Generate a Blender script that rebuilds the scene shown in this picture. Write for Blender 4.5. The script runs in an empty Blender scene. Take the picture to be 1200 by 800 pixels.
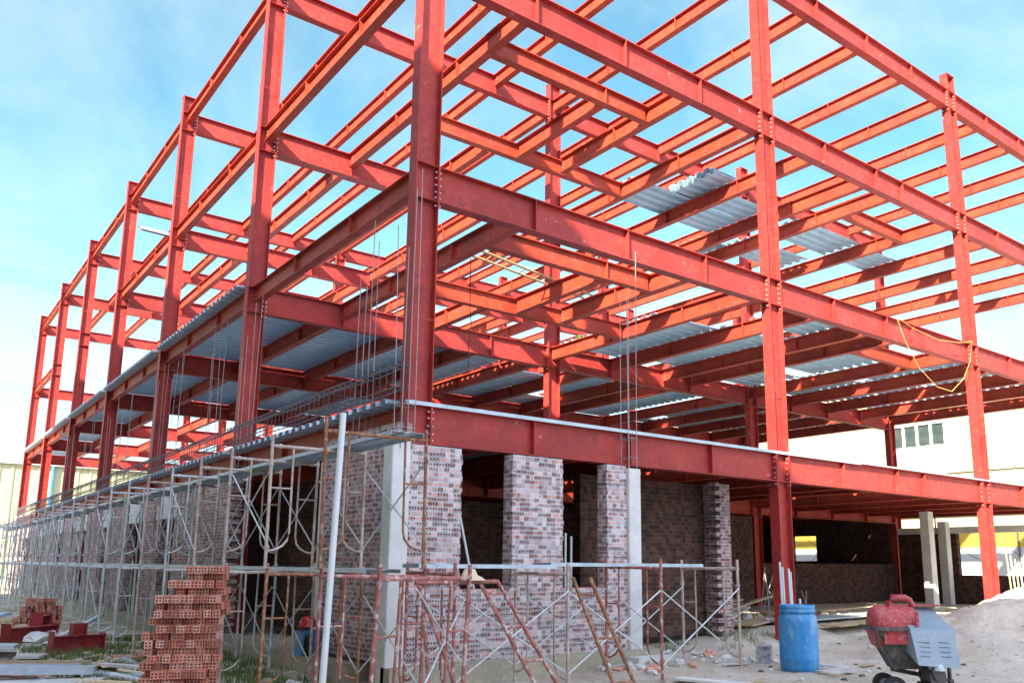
import bpy, math, random
from mathutils import Vector, Matrix, noise
random.seed(7)
rnd = random.random
def U(a, b): return a + (b - a) * rnd()
S = bpy.context.scene
COL = S.collection
R = math.radians

# ---------------------------------------------------------------- camera
cam_d = bpy.data.cameras.new('camera'); cam = bpy.data.objects.new('camera', cam_d); COL.objects.link(cam)
S.camera = cam
YAW, PIT, ROL = 0.65325, 0.186456, 0.008072
fw = Vector((math.sin(YAW)*math.cos(PIT), math.cos(YAW)*math.cos(PIT), math.sin(PIT)))
rt = Vector((math.cos(YAW), -math.sin(YAW), 0)); up = rt.cross(fw)
rt2 = math.cos(ROL)*rt + math.sin(ROL)*up; up2 = -math.sin(ROL)*rt + math.cos(ROL)*up
M = Matrix((rt2, up2, -fw)).transposed().to_4x4()
CAM = Vector((-5.46788, -10.14918, 1.6))
M.translation = CAM
cam.matrix_world = M
cam_d.sensor_fit = 'HORIZONTAL'; cam_d.sensor_width = 36
cam_d.lens = 987.4256/1200*36
cam_d.shift_x = -33.37/1200; cam_d.shift_y = 74.47/1200
cam_d.clip_start = 0.1; cam_d.clip_end = 3000
S.render.resolution_x = 1024; S.render.resolution_y = 682

# ---------------------------------------------------------------- light
SUN = Vector((1.65, 1.0, -1.12)).normalized()          # direction the light travels
SKY_ROT = math.atan2(-SUN.x, -SUN.y); SUN_EL = math.asin(-SUN.z)
S.view_settings.view_transform = 'Standard'; S.view_settings.look = 'None'
S.view_settings.exposure = 1.95; S.view_settings.gamma = 1
S.view_settings.use_curve_mapping = False
w = bpy.data.worlds.new('World'); S.world = w; w.use_nodes = True
nt = w.node_tree; nt.nodes.clear()
def wn(t, **k):
    n = nt.nodes.new(t)
    for a, b in k.items(): setattr(n, a, b)
    return n
out = wn('ShaderNodeOutputWorld'); bg = wn('ShaderNodeBackground'); bg.inputs['Strength'].default_value = 0.085
sky = wn('ShaderNodeTexSky', sky_type='NISHITA', sun_disc=False, sun_elevation=SUN_EL, sun_rotation=SKY_ROT,
         altitude=0, air_density=1.0, dust_density=1.2, ozone_density=1.5)
tint = wn('ShaderNodeMixRGB', blend_type='MULTIPLY'); tint.inputs[0].default_value = 1; tint.inputs[2].default_value = (0.74, 1.12, 0.95, 1)
geo = wn('ShaderNodeTexCoord'); sep = wn('ShaderNodeSeparateXYZ')
nt.links.new(geo.outputs['Generated'], sep.inputs[0])
add = wn('ShaderNodeMath', operation='ADD'); add.inputs[1].default_value = 0.25; nt.links.new(sep.outputs[2], add.inputs[0])
dx = wn('ShaderNodeMath', operation='DIVIDE'); dy = wn('ShaderNodeMath', operation='DIVIDE')
nt.links.new(sep.outputs[0], dx.inputs[0]); nt.links.new(add.outputs[0], dx.inputs[1])
nt.links.new(sep.outputs[1], dy.inputs[0]); nt.links.new(add.outputs[0], dy.inputs[1])
cmb = wn('ShaderNodeCombineXYZ'); nt.links.new(dx.outputs[0], cmb.inputs[0]); nt.links.new(dy.outputs[0], cmb.inputs[1])
nz = wn('ShaderNodeTexNoise'); nz.inputs['Scale'].default_value = 1.3; nz.inputs['Detail'].default_value = 7; nz.inputs['Roughness'].default_value = 0.62
nz.inputs['Distortion'].default_value = 0.5
nt.links.new(cmb.outputs[0], nz.inputs['Vector'])
ramp = wn('ShaderNodeMapRange'); ramp.inputs[1].default_value = 0.42; ramp.inputs[2].default_value = 0.75; ramp.inputs[3].default_value = 0.0; ramp.inputs[4].default_value = 0.6
nt.links.new(nz.outputs['Fac'], ramp.inputs[0])
low = wn('ShaderNodeMapRange'); low.inputs[1].default_value = 0.42; low.inputs[2].default_value = 0.0; low.inputs[3].default_value = 0.0; low.inputs[4].default_value = 0.55
nt.links.new(sep.outputs[2], low.inputs[0])
mx = wn('ShaderNodeMath', operation='ADD'); mx.use_clamp = True
nt.links.new(ramp.outputs[0], mx.inputs[0]); nt.links.new(low.outputs[0], mx.inputs[1])
cl = wn('ShaderNodeMixRGB'); cl.inputs[2].default_value = (3.9, 4.4, 4.7, 1)
nt.links.new(sky.outputs[0], tint.inputs[1]); nt.links.new(tint.outputs[0], cl.inputs[1]); nt.links.new(mx.outputs[0], cl.inputs[0])
# unseen bright cloud added behind the camera to lift light in the shade
dot = wn('ShaderNodeVectorMath', operation='DOT_PRODUCT'); dot.inputs[1].default_value = (math.sin(YAW), math.cos(YAW), 0)
nt.links.new(geo.outputs['Generated'], dot.inputs[0])
bk = wn('ShaderNodeMapRange'); bk.inputs[1].default_value = 0.25; bk.inputs[2].default_value = -0.55; bk.inputs[3].default_value = 0.0; bk.inputs[4].default_value = 1.0
nt.links.new(dot.outputs['Value'], bk.inputs[0])
rb = wn('ShaderNodeMapRange'); rb.inputs[1].default_value = 0.25; rb.inputs[2].default_value = 0.6; rb.inputs[3].default_value = 0.35; rb.inputs[4].default_value = 1.0
nt.links.new(nz.outputs['Fac'], rb.inputs[0])
bm_ = wn('ShaderNodeMath', operation='MULTIPLY'); nt.links.new(bk.outputs[0], bm_.inputs[0]); nt.links.new(rb.outputs[0], bm_.inputs[1])
cl2 = wn('ShaderNodeMixRGB'); cl2.inputs[2].default_value = (8.0, 8.3, 10.6, 1)
nt.links.new(bm_.outputs[0], cl2.inputs[0]); nt.links.new(cl.outputs[0], cl2.inputs[1]); cl = cl2
nt.links.new(cl.outputs[0], bg.inputs['Color']); nt.links.new(bg.outputs[0], out.inputs[0])
sl = bpy.data.lights.new('sun', 'SUN'); sl.energy = 5.0; sl.angle = R(0.53); sl.color = (1.0, 0.88, 0.66)
so = bpy.data.objects.new('sun', sl); COL.objects.link(so)
so.rotation_euler = SUN.to_track_quat('-Z', 'Y').to_euler(); so.location = (-30, -20, 40)

# ---------------------------------------------------------------- materials
def mat(name, base, rough=0.6, metal=0.0, var=None, vscale=3.0, vamt=0.5, fine=None, fscale=40, famt=0.3, bump=0.0, bscale=60, spec=0.5, stretch=None, vlo=0.4, vhi=0.65, scuff=None):
    m = bpy.data.materials.new(name); m.use_nodes = True; t = m.node_tree; N = t.nodes; L = t.links
    b = N['Principled BSDF']; b.inputs['Roughness'].default_value = rough; b.inputs['Metallic'].default_value = metal
    b.inputs['Specular IOR Level'].default_value = spec
    g = N.new('ShaderNodeNewGeometry'); mp = N.new('ShaderNodeMapping'); L.new(g.outputs['Position'], mp.inputs[0])
    if stretch: mp.inputs['Scale'].default_value = stretch
    c = N.new('ShaderNodeRGB'); c.outputs[0].default_value = (*base, 1); cur = c.outputs[0]
    def layer(cur, col, sc, amt, lo, hi, det=6):
        n = N.new('ShaderNodeTexNoise'); n.inputs['Scale'].default_value = sc; n.inputs['Detail'].default_value = det; n.inputs['Roughness'].default_value = 0.65
        L.new(mp.outputs[0], n.inputs['Vector'])
        r = N.new('ShaderNodeMapRange'); r.inputs[1].default_value = lo; r.inputs[2].default_value = hi; r.inputs[4].default_value = amt
        L.new(n.outputs['Fac'], r.inputs[0])
        x = N.new('ShaderNodeMixRGB'); L.new(r.outputs[0], x.inputs[0]); L.new(cur, x.inputs[1]); x.inputs[2].default_value = (*col, 1)
        return x.outputs[0]
    if var: cur = layer(cur, var, vscale, vamt, vlo, vhi)
    if fine: cur = layer(cur, fine, fscale, famt, 0.52, 0.62)
    if scuff:
        cur = layer(cur, scuff, 3.7, 0.75, 0.60, 0.66, 9)
        cur = layer(cur, (0.55, 0.33, 0.30), 5.3, 0.6, 0.665, 0.70, 9)
        cur = layer(cur, tuple(0.6*q for q in base), 0.8, 0.6, 0.5, 0.62, 3)
    L.new(cur, b.inputs['Base Color'])
    if bump:
        n = N.new('ShaderNodeTexNoise'); n.inputs['Scale'].default_value = bscale; n.inputs['Detail'].default_value = 5
        L.new(g.outputs['Position'], n.inputs['Vector'])
        bp = N.new('ShaderNodeBump'); bp.inputs['Strength'].default_value = bump; bp.inputs['Distance'].default_value = 0.02
        L.new(n.outputs['Fac'], bp.inputs['Height']); L.new(bp.outputs[0], b.inputs['Normal'])
    return m

def brick_mat(name, c1, c2, mortar, smear, smear_amt, holes=0.6, bw=0.18, rh=0.082, ms=0.011):
    m = bpy.data.materials.new(name); m.use_nodes = True; t = m.node_tree; N = t.nodes; L = t.links
    b = N['Principled BSDF']; b.inputs['Roughness'].default_value = 0.9; b.inputs['Specular IOR Level'].default_value = 0.15
    g = N.new('ShaderNodeNewGeometry'); s = N.new('ShaderNodeSeparateXYZ'); L.new(g.outputs['Position'], s.inputs[0])
    def mth(op, a, bb=None, cc=None):
        n = N.new('ShaderNodeMath'); n.operation = op
        for i, v in enumerate((a, bb, cc)):
            if v is None: continue
            if isinstance(v, (int, float)): n.inputs[i].default_value = v
            else: L.new(v, n.inputs[i])
        return n.outputs[0]
    u0 = mth('ADD', s.outputs[0], s.outputs[1])
    wob = N.new('ShaderNodeTexNoise'); wob.inputs['Scale'].default_value = 4; wob.inputs['Detail'].default_value = 4; L.new(g.outputs['Position'], wob.inputs['Vector'])
    u = mth('ADD', u0, mth('MULTIPLY', wob.outputs['Fac'], 0.09))
    v = mth('ADD', s.outputs[2], mth('MULTIPLY', wob.outputs['Fac'], 0.04))
    cv = N.new('ShaderNodeCombineXYZ'); L.new(u, cv.inputs[0]); L.new(v, cv.inputs[1])
    br = N.new('ShaderNodeTexBrick'); L.new(cv.outputs[0], br.inputs['Vector'])
    br.inputs['Scale'].default_value = 1; br.inputs['Brick Width'].default_value = bw; br.inputs['Row Height'].default_value = rh
    br.inputs['Mortar Size'].default_value = ms; br.inputs['Mortar Smooth'].default_value = 0.2; br.inputs['Bias'].default_value = -0.1
    br.inputs['Color1'].default_value = (*c1, 1); br.inputs['Color2'].default_value = (*c2, 1); br.inputs['Mortar'].default_value = (*mortar, 1)
    cur = br.outputs['Color']
    n = N.new('ShaderNodeTexNoise'); n.inputs['Scale'].default_value = 5; n.inputs['Detail'].default_value = 8; n.inputs['Roughness'].default_value = 0.7
    L.new(g.outputs['Position'], n.inputs['Vector'])
    r = N.new('ShaderNodeMapRange'); r.inputs[1].default_value = 0.38; r.inputs[2].default_value = 0.66; r.inputs[4].default_value = smear_amt; L.new(n.outputs['Fac'], r.inputs[0])
    x = N.new('ShaderNodeMixRGB'); L.new(r.outputs[0], x.inputs[0]); L.new(cur, x.inputs[1]); x.inputs[2].default_value = (*smear, 1); cur = x.outputs[0]
    # per-brick tone
    row = mth('FLOOR', mth('DIVIDE', v, rh)); cell = mth('FLOOR', mth('DIVIDE', u, bw/2))
    cc = N.new('ShaderNodeCombineXYZ'); L.new(cell, cc.inputs[0]); L.new(row, cc.inputs[1])
    wh = N.new('ShaderNodeTexWhiteNoise'); wh.noise_dimensions = '2D'; L.new(cc.outputs[0], wh.inputs['Vector'])
    tone = N.new('ShaderNodeMixRGB'); tone.blend_type = 'MULTIPLY'; tone.inputs[0].default_value = 1; L.new(cur, tone.inputs[1])
    tv = mth('ADD', mth('MULTIPLY', wh.outputs['Value'], 0.75), 0.6); L.new(tv, tone.inputs[2]); cur = tone.outputs[0]
    hfac = None
    if holes > 0:
        hu = mth('SUBTRACT', mth('FRACT', mth('DIVIDE', u, 0.045)), 0.5); hv = mth('SUBTRACT', mth('FRACT', mth('DIVIDE', v, rh)), 0.55)
        d = mth('SQRT', mth('ADD', mth('POWER', mth('MULTIPLY', hu, 0.045), 2), mth('POWER', mth('MULTIPLY', hv, rh), 2)))
        inside = mth('LESS_THAN', d, 0.0115)
        n2 = N.new('ShaderNodeTexNoise'); n2.inputs['Scale'].default_value = 2.2; n2.inputs['Detail'].default_value = 3; L.new(g.outputs['Position'], n2.inputs['Vector'])
        # header courses show the brick ends: mostly every other course, patchy
        wr = N.new('ShaderNodeTexWhiteNoise'); wr.noise_dimensions = '1D'; L.new(row, wr.inputs['W'])
        thr = mth('ADD', mth('MULTIPLY', mth('GREATER_THAN', wr.outputs['Value'], 0.42), 0.5), mth('MULTIPLY', n2.outputs['Fac'], holes*0.8))
        per = mth('LESS_THAN', wh.outputs['Value'], thr)
        hfac = mth('MULTIPLY', inside, per)
        xx = N.new('ShaderNodeMixRGB'); L.new(hfac, xx.inputs[0]); L.new(cur, xx.inputs[1]); xx.inputs[2].default_value = (0.03, 0.022, 0.03, 1); cur = xx.outputs[0]
    L.new(cur, b.inputs['Base Color'])
    h = mth('MULTIPLY', br.outputs['Fac'], -1.0)
    if hfac is not None: h = mth('SUBTRACT', h, hfac)
    h = mth('ADD', h, mth('MULTIPLY', n.outputs['Fac'], 0.8))
    bp = N.new('ShaderNodeBump'); bp.inputs['Strength'].default_value = 1.0; bp.inputs['Distance'].default_value = 0.016
    L.new(h, bp.inputs['Height']); L.new(bp.outputs[0], b.inputs['Normal'])
    return m

mm = {}
RED = (0.38, 0.038, 0.032)
mm['red'] = mat('red_oxide_paint', RED, 0.55, 0, (0.29, 0.028, 0.028), 1.3, 0.85, (0.46, 0.09, 0.06), 8, 0.35, bump=0.06, bscale=30, spec=0.32, scuff=(0.16, 0.03, 0.03))
mm['redj'] = mat('red_oxide_paint_joist', (0.43, 0.055, 0.024), 0.55, 0, (0.33, 0.034, 0.024), 0.9, 0.85, (0.50, 0.11, 0.075), 7, 0.35, bump=0.06, bscale=30, spec=0.32, scuff=(0.18, 0.035, 0.03))
mm['redd'] = mat('red_primer_offcut', (0.26, 0.022, 0.025), 0.5, 0, (0.17, 0.015, 0.02), 3, 0.8, (0.34, 0.08, 0.06), 14, 0.4, spec=0.4)
mm['bolt'] = mat('zinc_bolt', (0.62, 0.56, 0.55), 0.35, 0.7)
mm['deck'] = mat('galvanised_deck', (0.50, 0.66, 0.76), 0.38, 0.25, (0.38, 0.52, 0.62), 2.5, 0.7, (0.58, 0.62, 0.65), 12, 0.3)
mm['galv'] = mat('galvanised_tube', (0.62, 0.68, 0.70), 0.5, 0.25, (0.44, 0.48, 0.49), 4, 0.8, (0.30, 0.17, 0.10), 9, 0.35)
mm['rust'] = mat('rusty_tube', (0.34, 0.14, 0.07), 0.75, 0.1, (0.15, 0.07, 0.045), 6, 0.85, (0.58, 0.46, 0.32), 16, 0.5, bump=0.3)
mm['rustw'] = mat('tube_rust_and_cement', (0.50, 0.44, 0.40), 0.75, 0.1, (0.33, 0.17, 0.12), 5, 0.8, (0.66, 0.62, 0.58), 16, 0.5, bump=0.3)
mm['pink'] = mat('faded_red_tube', (0.40, 0.14, 0.12), 0.7, 0.1, (0.20, 0.07, 0.06), 5, 0.8, (0.66, 0.56, 0.54), 11, 0.75, bump=0.25)
mm['plank'] = mat('steel_plank', (0.45, 0.55, 0.62), 0.5, 0.35, (0.30, 0.36, 0.40), 3, 0.7, (0.60, 0.64, 0.66), 14, 0.4)
mm['rebar'] = mat('rebar', (0.16, 0.17, 0.20), 0.6, 0.4, (0.24, 0.14, 0.10), 6, 0.5)
mm['rebarl'] = mat('rebar_light', (0.36, 0.36, 0.38), 0.55, 0.4, (0.26, 0.18, 0.14), 5, 0.6)
mm['conc'] = mat('cast_concrete', (0.68, 0.69, 0.67), 0.85, 0, (0.52, 0.54, 0.53), 2.5, 0.7, (0.56, 0.56, 0.54), 18, 0.4, bump=0.3, bscale=25, spec=0.2)
mm['plinth'] = mat('plinth_concrete', (0.40, 0.37, 0.27), 0.9, 0, (0.30, 0.29, 0.25), 2.0, 0.8, (0.52, 0.48, 0.34), 12, 0.5, bump=0.5, bscale=20, spec=0.15)
mm['brick'] = brick_mat('hollow_brick_front', (0.50, 0.20, 0.14), (0.46, 0.31, 0.29), (0.47, 0.47, 0.50), (0.54, 0.52, 0.54), 0.9, holes=0.55, bw=0.165, rh=0.068, ms=0.013)
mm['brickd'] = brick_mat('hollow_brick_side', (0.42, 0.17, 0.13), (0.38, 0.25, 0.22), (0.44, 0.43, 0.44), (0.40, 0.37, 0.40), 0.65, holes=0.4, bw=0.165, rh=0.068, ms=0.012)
mm['bricki'] = brick_mat('brick_inner_shade', (0.11, 0.045, 0.03), (0.08, 0.04, 0.03), (0.09, 0.075, 0.065), (0.07, 0.055, 0.05), 0.35, holes=0.15)  # brick colours darkened to paint in the shade of the unlit interior
mm['b1'] = mat('loose_brick', (0.60, 0.24, 0.16), 0.85, 0, (0.44, 0.15, 0.10), 9, 0.8, (0.60, 0.38, 0.32), 25, 0.5, bump=0.3, spec=0.15)
mm['b2'] = mat('loose_brick_pale', (0.66, 0.36, 0.28), 0.85, 0, (0.50, 0.21, 0.15), 9, 0.8, (0.62, 0.46, 0.42), 25, 0.5, bump=0.3, spec=0.15)
mm['b3'] = mat('loose_brick_dark', (0.42, 0.15, 0.11), 0.85, 0, (0.28, 0.10, 0.075), 9, 0.8, (0.44, 0.26, 0.22), 25, 0.5, bump=0.3, spec=0.15)
mm['hole'] = mat('brick_hole', (0.13, 0.05, 0.045), 0.95, spec=0.05)
mm['sand'] = mat('sand_ground', (0.62, 0.54, 0.45), 0.95, 0, (0.46, 0.39, 0.31), 2.2, 0.8, (0.68, 0.64, 0.58), 9, 0.5, bump=1.0, bscale=11, spec=0.1)
mm['timber'] = mat('timber', (0.44, 0.34, 0.20), 0.8, 0, (0.32, 0.25, 0.16), 4, 0.7, (0.54, 0.46, 0.32), 20, 0.4, bump=0.2)
mm['rubble'] = mat('rubble', (0.52, 0.51, 0.48), 0.9, 0, (0.38, 0.37, 0.35), 4, 0.7, bump=0.4, spec=0.15)
mm['bluep'] = mat('blue_plastic', (0.015, 0.20, 0.50), 0.45, 0, (0.08, 0.32, 0.56), 3.5, 0.6, (0.45, 0.55, 0.62), 9, 0.3, spec=0.5, stretch=(1, 1, .35))
mm['mixred'] = mat('mixer_red_paint', (0.42, 0.035, 0.045), 0.5, 0, (0.52, 0.16, 0.15), 5, 0.5, (0.52, 0.40, 0.38), 22, 0.35)
mm['mixgrey'] = mat('mixer_hood_paint', (0.28, 0.36, 0.43), 0.42, 0.2, (0.22, 0.29, 0.35), 6, 0.6, (0.55, 0.58, 0.60), 24, 0.25)
mm['dark'] = mat('dirty_dark_steel', (0.075, 0.075, 0.08), 0.7, 0.3, (0.17, 0.15, 0.13), 6, 0.7, (0.30, 0.28, 0.25), 18, 0.35, bump=0.2)
mm['rubber'] = mat('rubber', (0.03, 0.03, 0.03), 0.8)
mm['helmet'] = mat('red_helmet', (0.55, 0.01, 0.012), 0.15, spec=0.7)
mm['white'] = mat('white_pvc', (0.62, 0.67, 0.70), 0.4, 0, (0.55, 0.58, 0.60), 3, 0.5)
mm['bamboo'] = mat('bamboo', (0.42, 0.29, 0.15), 0.6, 0, (0.42, 0.28, 0.13), 5, 0.6)
mm['cable'] = mat('yellow_cable', (0.62, 0.42, 0.12), 0.5)
mm['straw'] = mat('straw_hat', (0.66, 0.54, 0.36), 0.8)
mm['bag'] = mat('cement_sack', (0.50, 0.50, 0.52), 0.8, 0, (0.12, 0.13, 0.16), 14, 0.9)
mm['cream'] = mat('cream_render', (0.40, 0.36, 0.265), 0.85, 0, (0.34, 0.31, 0.23), 0.4, 0.6, spec=0.2)
mm['clad'] = mat('pale_cladding', (0.38, 0.39, 0.26), 0.6, 0.1, (0.31, 0.33, 0.23), 0.35, 0.7)
mm['glass'] = mat('window_glass', (0.03, 0.05, 0.055), 0.3, 0, (0.08, 0.09, 0.08), 1.5, 0.6, spec=0.3)
mm['frame'] = mat('window_frame_white', (0.75, 0.75, 0.72), 0.5)
mm['yellow'] = mat('yellow_panel', (0.50, 0.36, 0.06), 0.5, 0, (0.62, 0.44, 0.05), 1.0, 0.5)
mm['greyp'] = mat('grey_panel', (0.50, 0.54, 0.56), 0.5, 0, (0.40, 0.44, 0.46), 1.0, 0.6)
mm['grass'] = mat('grass_blades', (0.075, 0.13, 0.03), 0.8, 0, (0.13, 0.16, 0.05), 3, 0.7)
mm['box'] = mat('grey_junction', (0.55, 0.60, 0.66), 0.5)

# ground: trodden soil with pale dust, damp patches and mortar spill
def ground_mat():
    m = bpy.data.materials.new('site_ground'); m.use_nodes = True; t = m.node_tree; N = t.nodes; L = t.links
    b = N['Principled BSDF']; b.inputs['Roughness'].default_value = 0.95; b.inputs['Specular IOR Level'].default_value = 0.1
    g = N.new('ShaderNodeNewGeometry')
    def nse(sc, det=7, rg=0.65):
        n = N.new('ShaderNodeTexNoise'); n.inputs['Scale'].default_value = sc; n.inputs['Detail'].default_value = det; n.inputs['Roughness'].default_value = rg
        L.new(g.outputs['Position'], n.inputs['Vector']); return n.outputs['Fac']
    def mix(a, c, f, lo, hi, amt):
        r = N.new('ShaderNodeMapRange'); r.inputs[1].default_value = lo; r.inputs[2].default_value = hi; r.inputs[4].default_value = amt; L.new(f, r.inputs[0])
        x = N.new('ShaderNodeMixRGB'); L.new(r.outputs[0], x.inputs[0]); x.inputs[2].default_value = (*c, 1)
        if isinstance(a, tuple): x.inputs[1].default_value = (*a, 1)
        else: L.new(a, x.inputs[1])
        return x.outputs[0]
    c = mix((0.58, 0.52, 0.44), (0.42, 0.365, 0.29), nse(0.55), 0.42, 0.62, 0.85)
    c = mix(c, (0.66, 0.64, 0.60), nse(1.7), 0.52, 0.68, 0.8)
    c = mix(c, (0.24, 0.20, 0.16), nse(7), 0.56, 0.68, 0.75)
    c = mix(c, (0.70, 0.68, 0.64), nse(22), 0.60, 0.68, 0.6)
    # greener soil on the left strip
    s = N.new('ShaderNodeSeparateXYZ'); L.new(g.outputs['Position'], s.inputs[0])
    r = N.new('ShaderNodeMapRange'); r.inputs[1].default_value = 0.3; r.inputs[2].default_value = -0.8; L.new(s.outputs[0], r.inputs[0])
    r2 = N.new('ShaderNodeMapRange'); r2.inputs[1].default_value = 0.0; r2.inputs[2].default_value = 2.5; L.new(s.outputs[1], r2.inputs[0])
    r3 = N.new('ShaderNodeMapRange'); r3.inputs[1].default_value = 0.44; r3.inputs[2].default_value = 0.56; r3.inputs[4].default_value = 0.75; L.new(nse(1.3), r3.inputs[0])
    m1 = N.new('ShaderNodeMath'); m1.operation = 'MULTIPLY'; L.new(r.outputs[0], m1.inputs[0]); L.new(r2.outputs[0], m1.inputs[1])
    m2 = N.new('ShaderNodeMath'); m2.operation = 'MULTIPLY'; L.new(m1.outputs[0], m2.inputs[0]); L.new(r3.outputs[0], m2.inputs[1])
    x = N.new('ShaderNodeMixRGB'); L.new(m2.outputs[0], x.inputs[0]); L.new(c, x.inputs[1]); x.inputs[2].default_value = (0.16, 0.17, 0.08, 1)
    L.new(x.outputs[0], b.inputs['Base Color'])
    bp = N.new('ShaderNodeBump'); bp.inputs['Strength'].default_value = 0.8; bp.inputs['Distance'].default_value = 0.05
    L.new(nse(14, 8), bp.inputs['Height']); L.new(bp.outputs[0], b.inputs['Normal'])
    return m
mm['ground'] = ground_mat()

# ---------------------------------------------------------------- mesh helpers
class MB:
    def __init__(s): s.v = []; s.f = []; s.mi = []; s.cur = 0; s.smooth = []
    def add(s, vs, fs, sm=False):
        o = len(s.v); s.v += [tuple(x) for x in vs]
        for f in fs: s.f.append([i+o for i in f]); s.mi.append(s.cur); s.smooth.append(sm)
    def box(s, x0, x1, y0, y1, z0, z1, T=None):
        vs = [Vector((x, y, z)) for z in (z0, z1) for y in (y0, y1) for x in (x0, x1)]
        if T is not None: vs = [T @ q for q in vs]
        s.add(vs, [(0, 2, 3, 1), (4, 5, 7, 6), (0, 1, 5, 4), (2, 6, 7, 3), (0, 4, 6, 2), (1, 3, 7, 5)])
    def tube(s, pts, r, n=8, caps=True, r2=None):
        pts = [Vector(p) for p in pts]; rings = []
        for i, p in enumerate(pts):
            d = (pts[min(i+1, len(pts)-1)] - pts[max(i-1, 0)]).normalized()
            a = Vector((0, 0, 1)) if abs(d.z) < 0.9 else Vector((1, 0, 0))
            u = d.cross(a).normalized(); v = d.cross(u)
            rr = r if r2 is None else r + (r2-r)*i/(len(pts)-1)
            rings.append([p + rr*(math.cos(2*math.pi*k/n)*u + math.sin(2*math.pi*k/n)*v) for k in range(n)])
        vs = [q for rg in rings for q in rg]; fs = []
        for i in range(len(pts)-1):
            for k in range(n): a = i*n+k; b = i*n+(k+1) % n; fs.append((a, a+n, b+n, b))
        s.add(vs, fs, True)
        if caps: s.add(rings[0], [tuple(range(n))]); s.add(rings[-1], [tuple(reversed(range(n)))])
    def lathe(s, prof, c=(0, 0, 0), n=32, T=None):
        vs = []; fs = []
        for (r, z) in prof:
            for k in range(n):
                q = Vector((c[0]+r*math.cos(2*math.pi*k/n), c[1]+r*math.sin(2*math.pi*k/n), c[2]+z)); vs.append(T @ q if T is not None else q)
        for i in range(len(prof)-1):
            for k in range(n): a = i*n+k; b = i*n+(k+1) % n; fs.append((a, b, b+n, a+n))
        s.add(vs, fs, True)
    def prism(s, poly, axis, a0, a1, T=None):          # poly: 2D outline; extruded along axis
        def P(u, v, a): return {'x': Vector((a, u, v)), 'y': Vector((u, a, v)), 'z': Vector((u, v, a))}[axis]
        n = len(poly); vs = [P(u, v, a0) for u, v in poly] + [P(u, v, a1) for u, v in poly]
        if T is not None: vs = [T @ q for q in vs]
        s.add(vs, [tuple(range(n)), tuple(reversed(range(n, 2*n)))] + [(i, i+n, (i+1) % n+n, (i+1) % n) for i in range(n)])
    def mesh(s, name, mats):
        me = bpy.data.meshes.new(name); me.from_pydata(s.v, [], s.f)
        for x in (mats if isinstance(mats, (list, tuple)) else [mats]): me.materials.append(mm[x])
        me.polygons.foreach_set('material_index', s.mi); me.polygons.foreach_set('use_smooth', s.smooth)
        me.update(); return me
    def build(s, name, mats, parent=None, recalc=True):
        me = s.mesh(name, mats)
        if recalc:
            import bmesh
            b = bmesh.new(); b.from_mesh(me); bmesh.ops.recalc_face_normals(b, faces=b.faces); b.to_mesh(me); b.free()
        o = bpy.data.objects.new(name, me); COL.objects.link(o)
        if parent: o.parent = parent
        return o
def tag(o, label=None, cat=None, group=None, kind=None):
    if label: o['label'] = label
    if cat: o['category'] = cat
    if group: o['group'] = group
    if kind: o['kind'] = kind
    return o
def empty(name, label, cat, loc=(0, 0, 0), group=None):
    o = bpy.data.objects.new(name, None); COL.objects.link(o); o.location = loc; o.empty_display_size = 0.2
    return tag(o, label, cat, group)
def copy_tree(o, loc=None, rotz=None):
    r = o.copy(); COL.objects.link(r)
    if loc is not None: r.location = loc
    if rotz is not None: r.rotation_euler = (0, 0, rotz)
    for ch in list(o.children):
        c = ch.copy(); COL.objects.link(c); c.parent = r
        for g in ch.children:
            d = g.copy(); COL.objects.link(d); d.parent = c
    return r
ORD = ['first', 'second', 'third', 'fourth', 'fifth', 'sixth', 'seventh', 'eighth', 'ninth', 'tenth', 'eleventh', 'twelfth', 'thirteenth', 'fourteenth', 'fifteenth', 'sixteenth',
       'seventeenth', 'eighteenth', 'nineteenth', 'twentieth', 'twenty-first', 'twenty-second', 'twenty-third', 'twenty-fourth', 'twenty-fifth', 'twenty-sixth', 'twenty-seventh', 'twenty-eighth']
def TR(loc, rz=0, rx=0, ry=0):
    return Matrix.Translation(loc) @ Matrix.Rotation(rz, 4, 'Z') @ Matrix.Rotation(rx, 4, 'X') @ Matrix.Rotation(ry, 4, 'Y')

# ---------------------------------------------------------------- ground
LY = 7.2476
XC = [0.0, 8.1144, 16.4962, 24.90]
ZL = [3.7763, 7.3763, 11.0751, 14.6867]
DC, BC, DB = 0.388, 0.22, 0.556
def sstep(a, b, x):
    t = max(0, min(1, (x-a)/(b-a))); return t*t*(3-2*t)
def gz(x, y):
    h = 0.16*sstep(1.0, 4.5, x) * sstep(-9, -4, y)
    h += 0.20*sstep(-0.3, 0.9, y)*sstep(6.5, 8.5, x)
    if x > 0.3 and y > 0.2: h = max(h, 0.16)
    # sand heap in front of the right bays
    for (cx, cy, rx, ry, H) in ((12.6, -2.4, 4.4, 2.8, 0.66), (16.5, -3.2, 5.0, 3.4, 1.0), (9.6, -3.2, 3.0, 2.0, 0.46)):
        d = ((x-cx)/rx)**2 + ((y-cy)/ry)**2
        if d < 1: h += H*(1-d)**1.25*(1+0.22*noise.noise(Vector((x*1.3, y*1.3, 3))))
    near = 1 - sstep(25, 60, math.hypot(x, y))
    n = noise.fractal(Vector((x*0.7, y*0.7, 0)), 1.0, 2.0, 5)
    n2 = noise.noise(Vector((x*3.1, y*3.1, 5)))
    amt = 0.034 + 0.085*min(1, max(0, h-0.35)/0.3)
    n += 0.30*noise.noise(Vector((x*6.3, y*6.3, 2)))
    n3 = abs(noise.noise(Vector((x*2.2, y*2.2, 9))))*-1.0
    return h + near*(amt*n + 0.5*amt*n2 + 0.9*amt*n3)
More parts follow.
